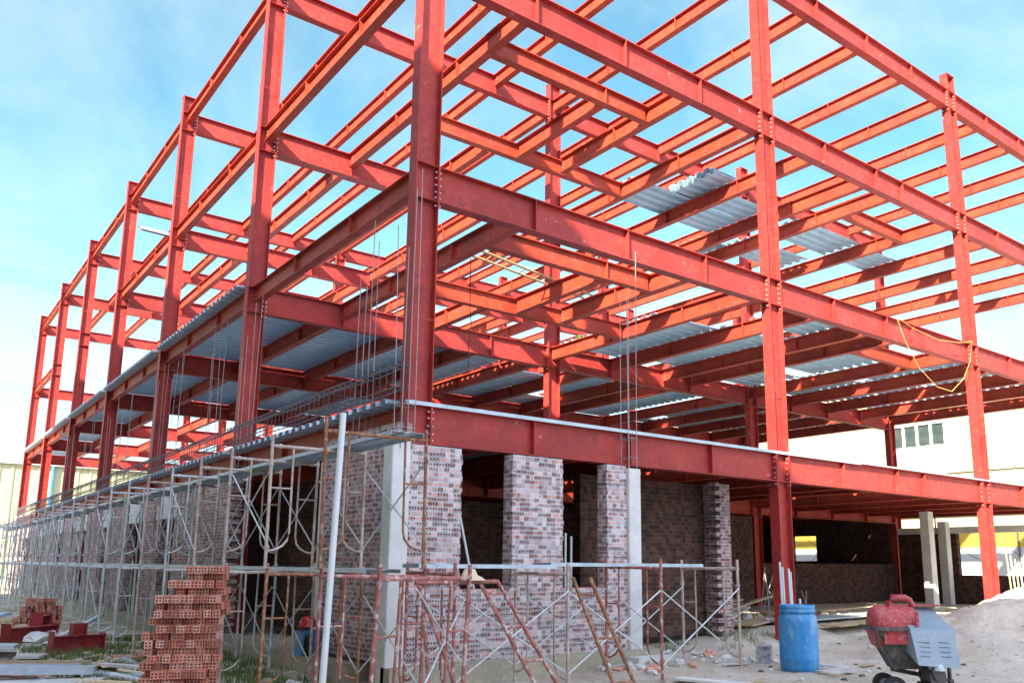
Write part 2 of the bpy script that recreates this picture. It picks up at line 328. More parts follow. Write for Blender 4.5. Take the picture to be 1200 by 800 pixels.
def build_ground():
    m = MB()
    def axis(lo, hi, st, far):
        a = []; x = lo
        while x < hi: a.append(x); x += st
        a.append(hi); g = st; pre = []; x = lo
        while x > -far: g *= 1.35; x -= g; pre.insert(0, max(x, -far))
        g = st; x = hi; post = []
        while x < far: g *= 1.35; x += g; post.append(min(x, far))
        return pre + a + post
    xs = axis(-7, 22, 0.11, 900); ys = axis(-9, 12, 0.11, 900)
    nx, ny = len(xs), len(ys)
    vs = [(x, y, gz(x, y) if (abs(x) < 60 and abs(y) < 60) else 0) for y in ys for x in xs]
    fs = [(j*nx+i, j*nx+i+1, (j+1)*nx+i+1, (j+1)*nx+i) for j in range(ny-1) for i in range(nx-1)]
    m.add(vs, fs, True)
    me = m.mesh('ground', ['ground', 'sand'])
    for p in me.polygons:
        c = p.center
        if c.x > 9 and c.x < 23 and c.y < 0.5 and c.y > -8 and c.z > 0.36: p.material_index = 1
    o = bpy.data.objects.new('ground', me); COL.objects.link(o); tag(o, kind='structure')
build_ground()

# ---------------------------------------------------------------- steel frame
frame = empty('steel_frame_building', 'four-level red steel frame of columns, beams and joists under construction', 'building')
TF, TW = 0.016, 0.011
def ibeam_x(m, x0, x1, yc, zt, D, B, st=()):
    m.box(x0, x1, yc-B/2, yc+B/2, zt-TF, zt); m.box(x0, x1, yc-B/2, yc+B/2, zt-D, zt-D+TF)
    m.box(x0, x1, yc-TW/2, yc+TW/2, zt-D+TF, zt-TF)
    for s in st:
        for sg in (-1, 1):
            a, b = sorted((yc+sg*TW/2, yc+sg*(B/2-0.004))); m.box(s-0.006, s+0.006, a, b, zt-D+TF, zt-TF)
def ibeam_y(m, y0, y1, xc, zt, D, B, st=()):
    m.box(xc-B/2, xc+B/2, y0, y1, zt-TF, zt); m.box(xc-B/2, xc+B/2, y0, y1, zt-D, zt-D+TF)
    m.box(xc-TW/2, xc+TW/2, y0, y1, zt-D+TF, zt-TF)
    for s in st:
        for sg in (-1, 1):
            a, b = sorted((xc+sg*TW/2, xc+sg*(B/2-0.004))); m.box(a, b, s-0.006, s+0.006, zt-D+TF, zt-TF)
def bolt(m, p, ax, sg, r=0.017, h=0.028):
    n = 6; c = Vector(p); e = {'x': Vector((1, 0, 0)), 'y': Vector((0, 1, 0))}[ax]*sg
    u = Vector((0, 0, 1)); v = e.cross(u); a = [c + r*(math.cos(k*math.pi/3)*u+math.sin(k*math.pi/3)*v) for k in range(n)]
    b = [q+e*h for q in a]
    m.add(a+b, [tuple(range(n, 2*n))] + [(i, (i+1) % n, (i+1) % n+n, i+n) for i in range(n)])
YW = BC/2                                                        # web line offset from row plane
JX = {0: [2.2, 4.23, 6.25], 1: [10.42, 12.53, 14.62], 2: [18.8, 20.9, 23.0]}
def joist_lines(level, bay):
    if bay == 1 and level < 3: return [10.42, 12.53, 13.7]
    return JX[bay]
f3_gap = lambda level, row, bay: (level == 2 and bay == 0 and row in (4, 5))
for i, X in enumerate(XC):
    for k in range(7):
        y0 = k*LY
        m = MB(); top = ZL[3]+0.48
        m.box(X, X+TF, y0, y0+BC, 0, top); m.box(X+DC-TF, X+DC, y0, y0+BC, 0, top)
        m.box(X+TF, X+DC-TF, y0+YW-TW/2, y0+YW+TW/2, 0, top)
        m.box(X-0.01, X+DC+0.01, y0-0.01, y0+BC+0.01, top, top+0.014)
        for z in ZL:
            for zz in (z-0.008, z-DB+0.002):
                for (a, b) in ((y0+0.004, y0+YW-TW/2), (y0+YW+TW/2, y0+BC-0.004)):
                    m.box(X+TF, X+DC-TF, a, b, zz-0.010, zz)
        for z in (5.0, 12.0):                                      # splice weld line
            m.box(X-0.002, X+DC+0.002, y0-0.002, y0+0.004, z, z+0.012)
        col = m.build('column', 'red', frame)
        dist = (Vector((X, y0, 6))-CAM).length
        for L, z in enumerate(ZL):
            for sg, on in ((-1, i > 0), (1, i < 3)):
                if not on or (sg == 1 and f3_gap(L, k, i)) or (sg == -1 and f3_gap(L, k, i-1)): continue
                pm = MB(); xf = X if sg < 0 else X+DC
                a, b = sorted((xf, xf+sg*0.02))
                pm.cur = 0; pm.box(a, b, y0+0.005, y0+BC-0.005, z-DB-0.10, z+0.004)
                pm.cur = 1
                if dist < 45:
                    for zb in ([z-0.09, z-0.18, z-0.29, z-0.40, z-0.49, z-DB-0.06] if dist < 30 else [z-0.1, z-0.3, z-0.5]):
                        for yb in (y0+0.045, y0+BC-0.045):
                            bolt(pm, (xf+sg*0.02, yb, zb), 'x', sg)
                            bolt(pm, (X+TF if sg < 0 else X+DC-TF, yb, zb), 'x', 1 if sg < 0 else -1)
                pm.build('connection_plate', ['red', 'bolt'], col, recalc=False)
# main beams along X
for L, z in enumerate(ZL):
    for k in range(7):
        for b in range(3):
            if f3_gap(L, k, b): continue
            x0, x1 = XC[b]+DC+0.021, XC[b+1]-0.021
            st = joist_lines(L, b)
            m = MB(); ibeam_x(m, x0, x1, k*LY+YW, z, DB, 0.20, st)
            m.build('beam', 'red', frame, recalc=False)
# tie beams on the column lines and joists between
rest = MB(); joists = []
for L, z in enumerate(ZL):
    for k in range(6):
        ya, yb = k*LY+YW+0.103, (k+1)*LY+YW-0.103
        for i, X in enumerate(XC):
            if L == 2 and i == 0 and k in (3, 4): continue
            D = 0.45 if (L == 0 and i == 0) else 0.36
            m = MB(); xc = X+DC/2
            ibeam_y(m, k*LY+BC+0.004, (k+1)*LY-0.004, xc, z, D, 0.17, (ya+2.3, ya+4.75))
            m.box(xc-TW/2, xc+TW/2, k*LY+YW+0.008, k*LY+BC+0.004, z-D+0.03, z-0.03)
            m.box(xc-TW/2, xc+TW/2, (k+1)*LY-0.004, (k+1)*LY+YW-0.008, z-D+0.03, z-0.03)
            for zb in (z-0.09, z-0.17, z-0.25):
                m.cur = 1; bolt(m, (xc-TW/2, k*LY+YW+0.07, zb), 'x', -1, 0.014, 0.02); bolt(m, (xc-TW/2, (k+1)*LY+YW-0.06, zb), 'x', -1, 0.014, 0.02); m.cur = 0
            m.build('tie_beam', ['redj', 'bolt'], frame, recalc=False)
        for b in range(3):
            if L == 2 and b == 0 and k in (3, 4, 5): continue
            for xj in joist_lines(L, b):
                segs = [(ya, yb)]
                if k == 0 and L in (1, 2) and b == 0:
                    if abs(xj-4.23) < .01: segs = [(4.62, yb)]
                    if abs(xj-6.25) < .01: segs = [(ya, 4.38)]
                joists += [(xj, s[0], s[1], z) for s in segs]
    if L in (1, 2):                                                # framing of the shaft openings
        m = MB(); ibeam_x(m, 2.2+0.09, 6.25-0.09, 1.5, z, 0.36, 0.17, (5.0,)); m.build('trimmer_beam', 'redj', frame, recalc=False)
        m = MB(); ibeam_x(m, 2.2+0.09, 8.114+DC/2-0.09, 4.5, z, 0.36, 0.17, ()); m.build('trimmer_beam', 'redj', frame, recalc=False)
        m = MB(); ibeam_y(m, 1.6, 4.4, 5.0, z, 0.36, 0.17, ()); m.build('trimmer_beam', 'redj', frame, recalc=False)
        m = MB(); ibeam_x(m, 13.7+0.09, 16.4962+DC/2-0.09, 1.75, z, 0.36, 0.17, ()); m.build('trimmer_beam', 'redj', frame, recalc=False)
joists.sort(key=lambda j: (Vector((j[0], j[1], j[3]))-CAM).length)
for n, (xj, y0, y1, z) in enumerate(joists):
    m = MB() if n < 99 else rest
    ln = y1-y0; st = (y0+2.3, y0+4.75) if ln > 6 else (y0+ln*0.55,)
    ibeam_y(m, y0, y1, xj, z, 0.36, 0.17, st)
    m.cur = 1
    for ye, sg in ((y0, 1), (y1, -1)):
        for zb in (z-0.09, z-0.16, z-0.23, z-0.30): bolt(m, (xj-TW/2, ye+sg*0.05, zb), 'x', -1, 0.014, 0.022)
    m.cur = 0
    if n < 99: m.build('joist', ['redj', 'bolt'], frame, recalc=False)
o = rest.build('joist', ['redj', 'bolt'], frame, recalc=False); tag(o, kind='stuff')

# corrugated deck: trapezoid ribs running along X
def deck_profile(width, pitch=0.30, h=0.072, t=0.004):
    up_ = []; y = 0
    while y < width-0.02:
        for dy_, dz_ in ((0, 0), (0.11, 0), (0.13, h), (0.28, h)):
            if y+dy_ <= width: up_.append((y+dy_, dz_))
        y += pitch
    if up_[-1][0] < width-1e-4: up_.append((width, 0))
    return up_ + [(a, b+t) for a, b in reversed(up_)]
def deck_mesh(m, x0, x1, y0, width, z, T=None):
    P = deck_profile(width); n = len(P); h = n//2
    def q(x, i): return Vector((x, y0+P[i][0], z+P[i][1]))
    vs = [q(x0, i) for i in range(n)] + [q(x1, i) for i in range(n)]
    if T is not None: vs = [T @ v for v in vs]
    fs = [(i, (i+1) % n, (i+1) % n+n, i+n) for i in range(n)]
    for i in range(h-1):
        fs.append((i, n-1-i, n-2-i, i+1)); fs.append((n+i, n+i+1, 2*n-2-i, 2*n-1-i))
    m.add(vs, fs)
# level 1 deck over every bay; level 2 deck behind the first row (three gaps), edge runs past the beam
for k in range(6):
    for b in range(3):
        m = MB(); x0 = XC[b]-0.16 if b == 0 else XC[b]+DC+0.03; x1 = XC[b+1]-0.03 if b < 2 else XC[3]+0.3
        deck_mesh(m, x0, x1, k*LY+BC+0.02, LY-BC-0.04, ZL[0]+0.006); m.build('deck', 'deck', frame)
for k in range(1, 6):
    for b in range(3):
        x0 = XC[b]+DC+0.03 if b else -0.14; x1 = XC[b+1]-0.03 if b < 2 else XC[3]+0.25
        if k >= 3:
            if b: continue
            x1 = 2.2
        y = k*LY+BC+0.02; end = (k+1)*LY-0.02
        m = MB(); y_ = y
        while y_ < end-0.02:
            wd = 0.9 if end-y_ > 1.2 else end-y_
            lines = [x0] + [q for q in joist_lines(1, b) if q < x1-.1] + [x1]
            gap = [b > 0 and k < 3 and rnd() < 0.09 for _ in range(len(lines)-1)]
            if not any(gap): deck_mesh(m, x0, x1, y_, wd, ZL[1]+0.006)
            else:
                for (p, q), g in zip(zip(lines, lines[1:]), gap):
                    if not g: deck_mesh(m, p+0.002, q-0.002, y_, wd, ZL[1]+0.006)
            y_ += wd
        m.build('deck', 'deck', frame)
# edge flashing on level 1
m = MB(); m.box(XC[0]-0.02, 11.0, -0.006, 0.05, ZL[0]+0.004, ZL[0]+0.034); m.box(XC[0]-0.02, 11.0, -0.008, -0.002, ZL[0]-0.02, ZL[0]+0.0346)
m.build('edge_flashing', 'plank', frame)
m = MB(); m.box(11.02, 24.6, -0.02, 0.09, ZL[0]+0.004, ZL[0]+0.03); m.build('edge_flashing', 'deck', frame)

# loose deck sheets
def sheet(x0, x1, y0, wd, L, label, rz=0.0, dz=0.0, tilt=0):
    m = MB(); c = ((x0+x1)/2, y0+wd/2, ZL[L]+0.012+dz); T = TR(c, rz, tilt)
    deck_mesh(m, x0-c[0], x1-c[0], -wd/2, wd, 0, T); tag(m.build('deck_sheet', 'deck'), label, 'metal sheet', 'loose corrugated deck sheets on the open beams')
sheet(8.25, 10.45, 4.0, 1.2, 2, 'corrugated sheet on third level left of the stacked bundle')
sheet(10.40, 12.55, 3.15, 0.9, 2, 'third-level corrugated sheet below and right of the bundle, upper of a touching pair')
sheet(10.40, 12.55, 4.08, 1.2, 2, 'third-level corrugated sheet below the bundle, lower of a touching pair')
sheet(13.68, 16.6, 3.0, 1.25, 2, 'wide corrugated sheet on third level just right of the second front column')
sheet(13.66, 16.5, 4.75, 1.2, 2, 'third-level corrugated sheet hidden partly by the second front column')
sheet(16.75, 18.85, 3.1, 1.15, 2, 'small corrugated sheet at the right end of the third-level sheets')
sheet(12.55, 13.7, 5.6, 1.2, 2, 'short corrugated sheet near the far edge of the third level', 0.02)
k = 0
for (x0, x1, ys) in ((8.3, 10.42, (0.4, 3.3, 4.23, 5.16, 6.09)), (10.42, 12.53, (0.5, 1.43, 3.0, 3.93, 4.86, 5.79)), (12.53, 13.7, (0.6, 1.53, 2.46, 3.4, 4.33, 5.26, 6.19)), (13.7, 16.6, (2.0, 2.93, 3.86, 5.3, 6.23)), (16.8, 18.8, (0.4, 1.33, 2.26, 3.19, 4.6, 5.53, 6.3)), (18.8, 20.9, (0.4, 1.33, 2.26, 3.6, 4.53, 5.46, 6.3)), (20.9, 23.0, (0.5, 1.43, 2.36, 3.29, 4.22, 5.6)), (23.0, 24.9, (0.4, 1.33, 2.26, 3.19, 4.12, 5.05, 6.1))):
    for n, y in enumerate(ys):
        nm = {8.3: 'strip nearest the first interior column', 10.42: 'strip left of the second front column', 12.53: 'narrow strip behind the second front column', 13.7: 'strip just right of the second front column', 16.8: 'strip left of the third front column', 18.8: 'strip behind the third front column', 20.9: 'strip right of the third front column', 23.0: 'strip at the far right edge'}[x0]
        sheet(x0+0.01, x1-0.01, y, 0.92, 1, '%s second-level deck sheet from the front, %s' % (ORD[n if len(ys) > 1 else 0], nm), U(-0.012, 0.012), n*0.0005)
# bundle of short sheets on level 3
b_ = empty('sheet_bundle', 'bundle of nested corrugated off-cuts stacked on a third-level beam', 'sheet bundle', (10.15, 3.45, ZL[2]+0.03))
for n in range(6):
    m = MB(); deck_mesh(m, -0.45, 0.45, -0.75+U(-.04, .04), 1.5, 0.02+n*0.030); m.build('deck_sheet', 'deck', b_)

# ---------------------------------------------------------------- masonry and concrete
ZB = 3.19
def wall(name, boxes, matn, label, cat='brick wall', group=None):
    m = MB()
    for b in boxes: m.box(*b)
    return tag(m.build(name, matn), label, cat, group)
# front wall with two openings
fy0, fy1 = -0.10, 0.14
front = []
front.append((-0.028, 0.83, fy0, fy1, 0.30, ZB)); front.append((1.73, 2.66, fy0, fy1, 1.25, ZB)); front.append((3.58, 4.0, fy0, fy1, 1.25, ZB))
front.append((0.83, 4.0, fy0, fy1, 0.30, 1.25))
for (xe, sg, z0) in ((0.83, 1, 1.25), (1.73, -1, 1.25), (2.66, 1, 1.25), (3.58, -1, 1.25)):
    q = 0
    while z0+0.078*(q+1) < ZB:
        d = U(.002, .022); z = z0+0.078*q+.003; a, b = sorted((xe, xe+sg*d)); front.append((a, b, fy0-U(-.002, .006), fy1-.02, z, z+.068)); q += 1
wall('brick_wall', front, 'brick', 'pale hollow-brick front wall with two tall window openings')
# toothed brick edges of the piers
def col_box(x0, x1, y0, y1, z0, z1, label):
    m = MB(); c = 0.012
    poly = [(x0+c, y0), (x1-c, y0), (x1, y0+c), (x1, y1-c), (x1-c, y1), (x0+c, y1), (x0, y1-c), (x0, y0+c)]
    m.prism(poly, 'z', z0, z1); tag(m.build('concrete_column', 'conc'), label, 'column', 'cast concrete columns'); return m
col_box(-0.30, -0.03, -0.20, 0.06, -0.05, 3.20, 'pale concrete column at the near corner of the building')
col_box(4.003, 4.27, -0.16, 0.12, 0.0, 3.15, 'white concrete column between the pale brick wall and the dark opening')
col_box(0.02, 0.30, 2.55, 2.90, 0.1, 3.2, 'bluish concrete column behind the red hard hat')
col_box(20.9, 21.22, 3.85, 4.15, 0.2, 3.36, 'free-standing concrete column rising behind the cement mixer')
col_box(24.3, 24.6, 5.05, 5.35, 0.2, 3.2, 'shaded concrete column against the low right-hand wall')
# left wall piers
L0, L1 = -0.10, 0.12
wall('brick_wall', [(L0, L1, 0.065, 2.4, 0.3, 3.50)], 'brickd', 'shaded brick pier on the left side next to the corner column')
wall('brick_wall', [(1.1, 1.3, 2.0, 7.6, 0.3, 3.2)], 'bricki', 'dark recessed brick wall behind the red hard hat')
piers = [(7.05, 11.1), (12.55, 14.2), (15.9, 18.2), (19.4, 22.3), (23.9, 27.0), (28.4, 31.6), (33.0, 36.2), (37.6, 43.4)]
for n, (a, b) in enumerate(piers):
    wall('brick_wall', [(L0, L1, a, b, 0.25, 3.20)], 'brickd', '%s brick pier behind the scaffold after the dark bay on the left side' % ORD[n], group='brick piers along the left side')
    if n < 7:
        m = MB(); m.box(L0-0.03, L1+0.02, b-0.15, piers[n+1][0]+0.15, 2.62, 2.95); m.box(L0+0.002, L1-0.002, b+0.002, piers[n+1][0]-0.002, 2.952, 3.2)
        tag(m.build('lintel', 'conc'), 'concrete lintel over the gap after the %s left-side brick pier' % ORD[n], 'lintel', 'concrete lintels along the left side')
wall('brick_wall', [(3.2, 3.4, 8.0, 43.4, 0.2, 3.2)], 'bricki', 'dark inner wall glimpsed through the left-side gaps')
# toothed pier end at y=7.05
m = MB()
for n in range(0, 18):
    z = 0.35+n*0.164; m.box(L0+0.004, L1-0.004, 6.94, 7.048, z, z+0.08)
tag(m.build('brick_wall', 'brickd'), 'toothed brick edge beside the dark recessed bay', 'brick wall')
# recessed wall right of the white column + toothed pier
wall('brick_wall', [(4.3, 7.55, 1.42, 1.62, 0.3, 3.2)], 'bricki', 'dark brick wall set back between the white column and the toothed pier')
m = MB(); m.box(7.56, 7.86, 1.0, 1.55, 0.28, 3.2)
for n in range(0, 18):
    z = 0.36+n*0.164; m.box(7.44, 7.558, 1.002, 1.2, z, z+0.08)
tag(m.build('brick_wall', 'brickd'), 'narrow brick pier with toothed left edge', 'brick wall')
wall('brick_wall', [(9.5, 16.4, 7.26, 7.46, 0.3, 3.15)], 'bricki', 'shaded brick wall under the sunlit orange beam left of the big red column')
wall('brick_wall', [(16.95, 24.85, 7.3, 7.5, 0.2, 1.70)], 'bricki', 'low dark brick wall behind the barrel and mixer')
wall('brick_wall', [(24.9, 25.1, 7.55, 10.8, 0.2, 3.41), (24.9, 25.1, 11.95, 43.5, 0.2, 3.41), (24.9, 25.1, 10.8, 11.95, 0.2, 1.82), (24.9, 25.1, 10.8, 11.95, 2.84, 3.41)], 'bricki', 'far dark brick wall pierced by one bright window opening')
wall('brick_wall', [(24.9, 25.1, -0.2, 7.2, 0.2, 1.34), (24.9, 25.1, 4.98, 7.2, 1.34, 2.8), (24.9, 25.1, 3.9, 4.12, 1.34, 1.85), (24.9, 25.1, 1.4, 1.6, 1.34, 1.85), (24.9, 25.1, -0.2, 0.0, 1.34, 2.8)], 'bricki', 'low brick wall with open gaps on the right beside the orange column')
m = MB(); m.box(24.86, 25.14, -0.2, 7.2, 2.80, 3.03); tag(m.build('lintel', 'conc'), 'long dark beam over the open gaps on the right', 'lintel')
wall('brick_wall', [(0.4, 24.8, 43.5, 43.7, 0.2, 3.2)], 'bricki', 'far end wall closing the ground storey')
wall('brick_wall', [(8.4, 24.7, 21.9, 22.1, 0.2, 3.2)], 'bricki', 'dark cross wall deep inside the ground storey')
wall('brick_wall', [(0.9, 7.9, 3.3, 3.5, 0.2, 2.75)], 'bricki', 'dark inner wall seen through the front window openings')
# plinths
m = MB(); m.box(-0.30, 4.5, -0.34, -0.102, -0.1, 0.30); m.box(0.076, 4.0, -0.101, 0.10, 0.0, 0.298); tag(m.build('plinth', 'plinth'), 'rough yellowish concrete footing below the front brick wall', 'footing')
m = MB(); m.box(-0.42, 0.15, 0.95, 43, -0.1, 0.24); tag(m.build('plinth', 'plinth'), 'grey concrete ledge along the foot of the left wall', 'footing')
m = MB(); m.box(3.75, 4.5, -0.6, -0.345, -0.05, 0.22); tag(m.build('footing_block', 'conc'), 'broken concrete pad at the foot of the white column', 'footing')

# reinforcement
cage = empty('rebar_cage', 'long steel rebar cage lying along the left edge of the first deck', 'rebar cage')
m = MB()
for (x, z) in ((-0.28, 3.94), (-0.10, 3.94), (-0.28, 4.24), (-0.10, 4.24), (-0.19, 4.24)):
    b = MB(); pts = [(x+0.01*math.sin(y*1.7), y, z-0.06*math.sin(min(1, max(0, (y-2)/14))*1.6)*(1 if z > 4 else 0.3) + 0.015*math.sin(y*2.1+x*30)) for y in [(-0.2+0.8*i) for i in range(54)]]
    b.tube(pts, 0.011, 5); b.build('bar', 'rebar', cage, recalc=False)
y = -0.1
while y < 42:
    zt = 4.25-0.06*math.sin(min(1, max(0, (y-2)/14))*1.6); a = U(-.02, .02)
    m.tube([(-0.295, y+a, zt), (-0.085, y, zt), (-0.085, y+a, 3.93), (-0.295, y, 3.93), (-0.295, y+a, zt)], 0.006, 4, False); y += 0.19
tag(m.build('stirrup', 'rebar', cage, recalc=False), kind='stuff')
def starter(cx, cy, z0, tops, sp, label):
    e = empty('rebar_bundle', label, 'rebar', (cx, cy, z0), 'starter bars rising from the concrete columns')
    for (ox, oy), zt in zip(((-sp, -sp), (sp, -sp), (-sp, sp), (sp, sp)), tops):
        b = MB(); lx, ly = U(-.06, .06), U(-.06, .06)
        b.tube([(ox, oy, -0.1), (ox+lx*.4, oy+ly*.4, (zt-z0)*.5), (ox+lx, oy+ly, zt-z0)], 0.0068, 6); b.build('bar', 'rebarl', e, recalc=False)
    for h in (0.18, 0.5):
        b = MB(); s = sp+.012; b.tube([(-s, -s, h), (s, -s, h), (s, s, h), (-s, s, h), (-s, -s, h)], 0.005, 4, False); b.build('tie', 'rebarl', e, recalc=False)
starter(-0.10, -0.12, 3.20, (5.9, 7.1, 6.3, 6.9), 0.10, 'thin starter bars rising beside the near corner steel column')
starter(4.10, -0.03-0.22+0.19, 3.15, (6.1, 6.9, 6.2, 6.3), 0.09, 'starter bars rising in front of the front beam above the white column')
for n, y in enumerate((1.35, 6.75, 8.9, 12.3, 14.0, 18.0, 20.0, 24.0, 28.0)):
    starter(-0.02, y, 3.3, (6.2+U(-.3, .5), 6.6+U(-.3, .5), 5.9+U(-.3, .4), 6.9), 0.10, '%s cluster of starter bars along the left wall counted from the corner' % ORD[n])

# ---------------------------------------------------------------- scaffold
FH = 1.53
def frame_parts(root, W, matn, H=FH):
    for x in (0, W):
        m = MB(); m.tube([(x, 0, 0), (x, 0, H+0.06)], 0.021, 8); m.tube([(x, 0, -0.0), (x, 0, 0.012)], 0.045, 8)
        for zc in (0.24, 1.22): m.tube([(x, -.045, zc), (x, .045, zc)], 0.009, 6); m.tube([(x, 0, zc-.02), (x, 0, zc+.02)], 0.027, 8)
        m.build('post', matn, root, recalc=False)
    m = MB(); m.tube([(-0.02, 0, H-0.07), (W+0.02, 0, H-0.07)], 0.021, 8)
    for x in (0.10, W-0.10): m.tube([(x-.02, 0, H-0.07), (x+.02, 0, H-0.07)], 0.03, 8)
    m.build('top_bar', matn, root, recalc=False)
    for x, s in ((0, 1), (W, -1)):
        m = MB(); a = x+s*0.27
        m.tube([(a, 0, H-0.07), (a, 0, 0.42), (a-s*0.02, 0, 0.33), (a-s*0.08, 0, 0.26), (a-s*0.17, 0, 0.215), (x, 0, 0.20)], 0.014, 7)
        m.build('inner_rail', matn, root, recalc=False)
        m = MB(); m.tube([(x, 0, 0.95), (a, 0, 0.95)], 0.012, 6); m.build('rung', matn, root, recalc=False)
protos = {}
def scaf_frame(W, matn, loc, rotz, label, group):
    key = (W, matn)
    if key not in protos:
        r = empty('scaffold', label, 'scaffold frame', loc, group); frame_parts(r, W, matn); protos[key] = r
    else:
        r = copy_tree(protos[key], loc); r['label'] = label; r['group'] = group
    r.rotation_euler = (U(-.012, .012), U(-.008, .008), rotz); return r
def brace(p0, p1, z, label, group, matn='galv'):
    p0, p1 = Vector(p0), Vector(p1); d = Vector((-(p1-p0).y, (p1-p0).x, 0)).normalized()*0.012
    e = empty('cross_brace', label, 'scaffold brace', (0, 0, 0), group)
    for a, b, s in ((p0, p1, 1), (p1, p0, -1)):
        m = MB(); m.tube([Vector((a.x, a.y, z+1.22))+d*s, Vector((b.x, b.y, z+0.24))+d*s], 0.0105, 6); m.build('rod', matn, e, recalc=False)
LX0, LX1, P = -1.85, -0.62, 1.55
lw = LX1-LX0
def lmat(n, tier):
    if n == 0: return 'rust' if tier else 'pink'
    if n == 1: return 'rustw' if tier else 'rust'
    if n in (2, 5): return 'rustw'
    return 'galv'
NF = 27
for n in range(NF):
    y = -1.66 + P*n
    for tier in (0, 1):
        mt = lmat(n, tier)
        if tier == 1 and n in (3, 8, 9, 15): mt = 'rustw'
        word = {'galv': 'grey galvanised', 'rust': 'rusty brown', 'rustw': 'rust-streaked pale', 'pink': 'faded red'}[mt]
        scaf_frame(lw, mt, (LX0+U(-.03, .03), y, (0.0 if tier == 0 else FH)), 0,
                   '%s %s scaffold frame, %s from the corner on the left' % (word, 'upper' if tier else 'ground', ORD[n]), 'scaffold frames along the left wall')
        if n < NF-1:
            for xx, w_ in ((LX0, 'outer'), (LX1, 'inner')):
                if w_ == 'outer' and (tier == 0 and n < 6 or n % 2 == 0): continue
                brace((xx, y, 0), (xx, y+P, 0), tier*FH, 'crossed %s braces, %s tier, %s bay from the corner on the left' % (w_, 'upper' if tier else 'ground', ORD[n]), 'cross braces along the left wall')
def plank(x0, x1, y0, y1, z, label, group=None, rz=0, mt='plank'):
    m = MB(); c = Vector(((x0+x1)/2, (y0+y1)/2, z)); hx, hy = (x1-x0)/2, (y1-y0)/2; T = TR(c, rz)
    m.box(-hx, hx, -hy, hy, 0, 0.004, T)
    if hy > hx: m.box(-hx, -hx+.004, -hy, hy, -0.045, -0.0005, T); m.box(hx-.004, hx, -hy, hy, -0.045, -0.0005, T); m.box(-.03, .03, -hy+.01, hy-.01, -.012, -.001, T)
    else: m.box(-hx, hx, -hy, -hy+.004, -0.045, -0.0005, T); m.box(-hx, hx, hy-.004, hy, -0.045, -0.0005, T); m.box(-hx+.01, hx-.01, -.03, .03, -.012, -.001, T)
    return tag(m.build('scaffold_plank', mt), label, 'plank', group)
for n in range(0, 26, 2):
    y = -1.66+P*n
    plank(-1.12, -0.70, y-0.06, y+2*P-0.07, 2*FH+0.0, '%s steel walkway plank on the upper tier counted from the near corner' % ORD[n//2], 'upper walkway planks on the left scaffold')
    if n >= 2 or True:
        plank(-1.10 if n else -1.15, -0.70, y-0.03+(0.4 if n == 0 else 0), y+2*P-0.04, FH+0.0, '%s steel walkway plank on the middle tier counted from the near corner' % ORD[n//2], 'middle walkway planks on the left scaffold')
# front scaffold
for n, x in enumerate((-0.35, 1.28, 2.9, 4.5)):
    mt = ['pink', 'rustw', 'pink', 'rustw'][n]
    f_ = scaf_frame(1.1, mt, (x, -1.92, 0.02 if n < 2 else 0.10), math.pi/2, '%s frame, %s from the left on the front scaffold' % ('faded red' if mt == 'pink' else 'rust-streaked grey', ORD[n]), 'scaffold frames along the front wall')
    if n:
        xp = (-0.35, 1.28, 2.9, 4.5)[n-1]
        for yy, w_ in ((-1.92, 'outer'), (-0.82, 'inner')):
            brace((xp, yy, 0), (x, yy, 0), 0.06, 'crossed %s braces of the front scaffold, %s bay from the left' % (w_, ORD[n-1]), 'cross braces of the front scaffold', 'galv')
plank(-0.5, 1.55, -1.35, -0.95, FH+0.06, 'light steel plank on the front scaffold beside the straw hat')
plank(1.5, 4.45, -1.30, -0.90, FH+0.09, 'long light steel plank on the right part of the front scaffold')
# foreground freestanding frame
r = scaf_frame(1.22, 'pink', (-1.95, -3.10, 0.0), R(16), 'pinkish red scaffold frame standing free in the foreground left of the trestle', None)
r.rotation_euler = (R(3), 0, R(16))
brace((-1.6, -3.3, 0), (-0.2, -2.0, 0), 0.15, 'crossed grey rods between the foreground frame and the corner column', None)
# leaning prop ladders: trestle legs
def ladder(p0, p1, wv, nr, r, mt, label):
    e = empty('ladder', label, 'ladder'); p0, p1, wv = Vector(p0), Vector(p1), Vector(wv)
    for s in (-.5, .5): m = MB(); m.tube([p0+wv*s, p1+wv*s*0.8], r, 7); m.build('rail', mt, e, recalc=False)
    for k in range(nr):
        t = (k+.6)/(nr); a = p0.lerp(p1, t); q = wv*(0.5*(1-.2*t)); m = MB(); m.tube([a-q, a+q], r*.7, 6); m.build('rung', mt, e, recalc=False)
ladder((0.55, -2.75, 0.0), (-0.10, -2.2, 1.42), (0.30, 0.0, 0), 4, 0.023, 'pink', 'red trestle ladder leaning in front of the pale brick wall')
ladder((1.45, -2.9, 0.0), (1.05, -2.45, 1.45), (0.26, -0.08, 0), 3, 0.024, 'rust', 'rusty brown short ladder leaning in front of the second opening')
m = MB(); m.tube([(-1.1, -2.35, 1.40), (-0.05, -2.3, 1.41)], 0.024, 8); m.tube([(-1.05, -2.35, 1.36), (-0.62, -2.7, 0)], 0.02, 7); m.tube([(-1.02, -2.35, 1.36), (-0.95, -2.5, 0)], 0.02, 7)
tag(m.build('trestle', 'pink', recalc=False), 'faded red trestle holding the straw hat', 'trestle')
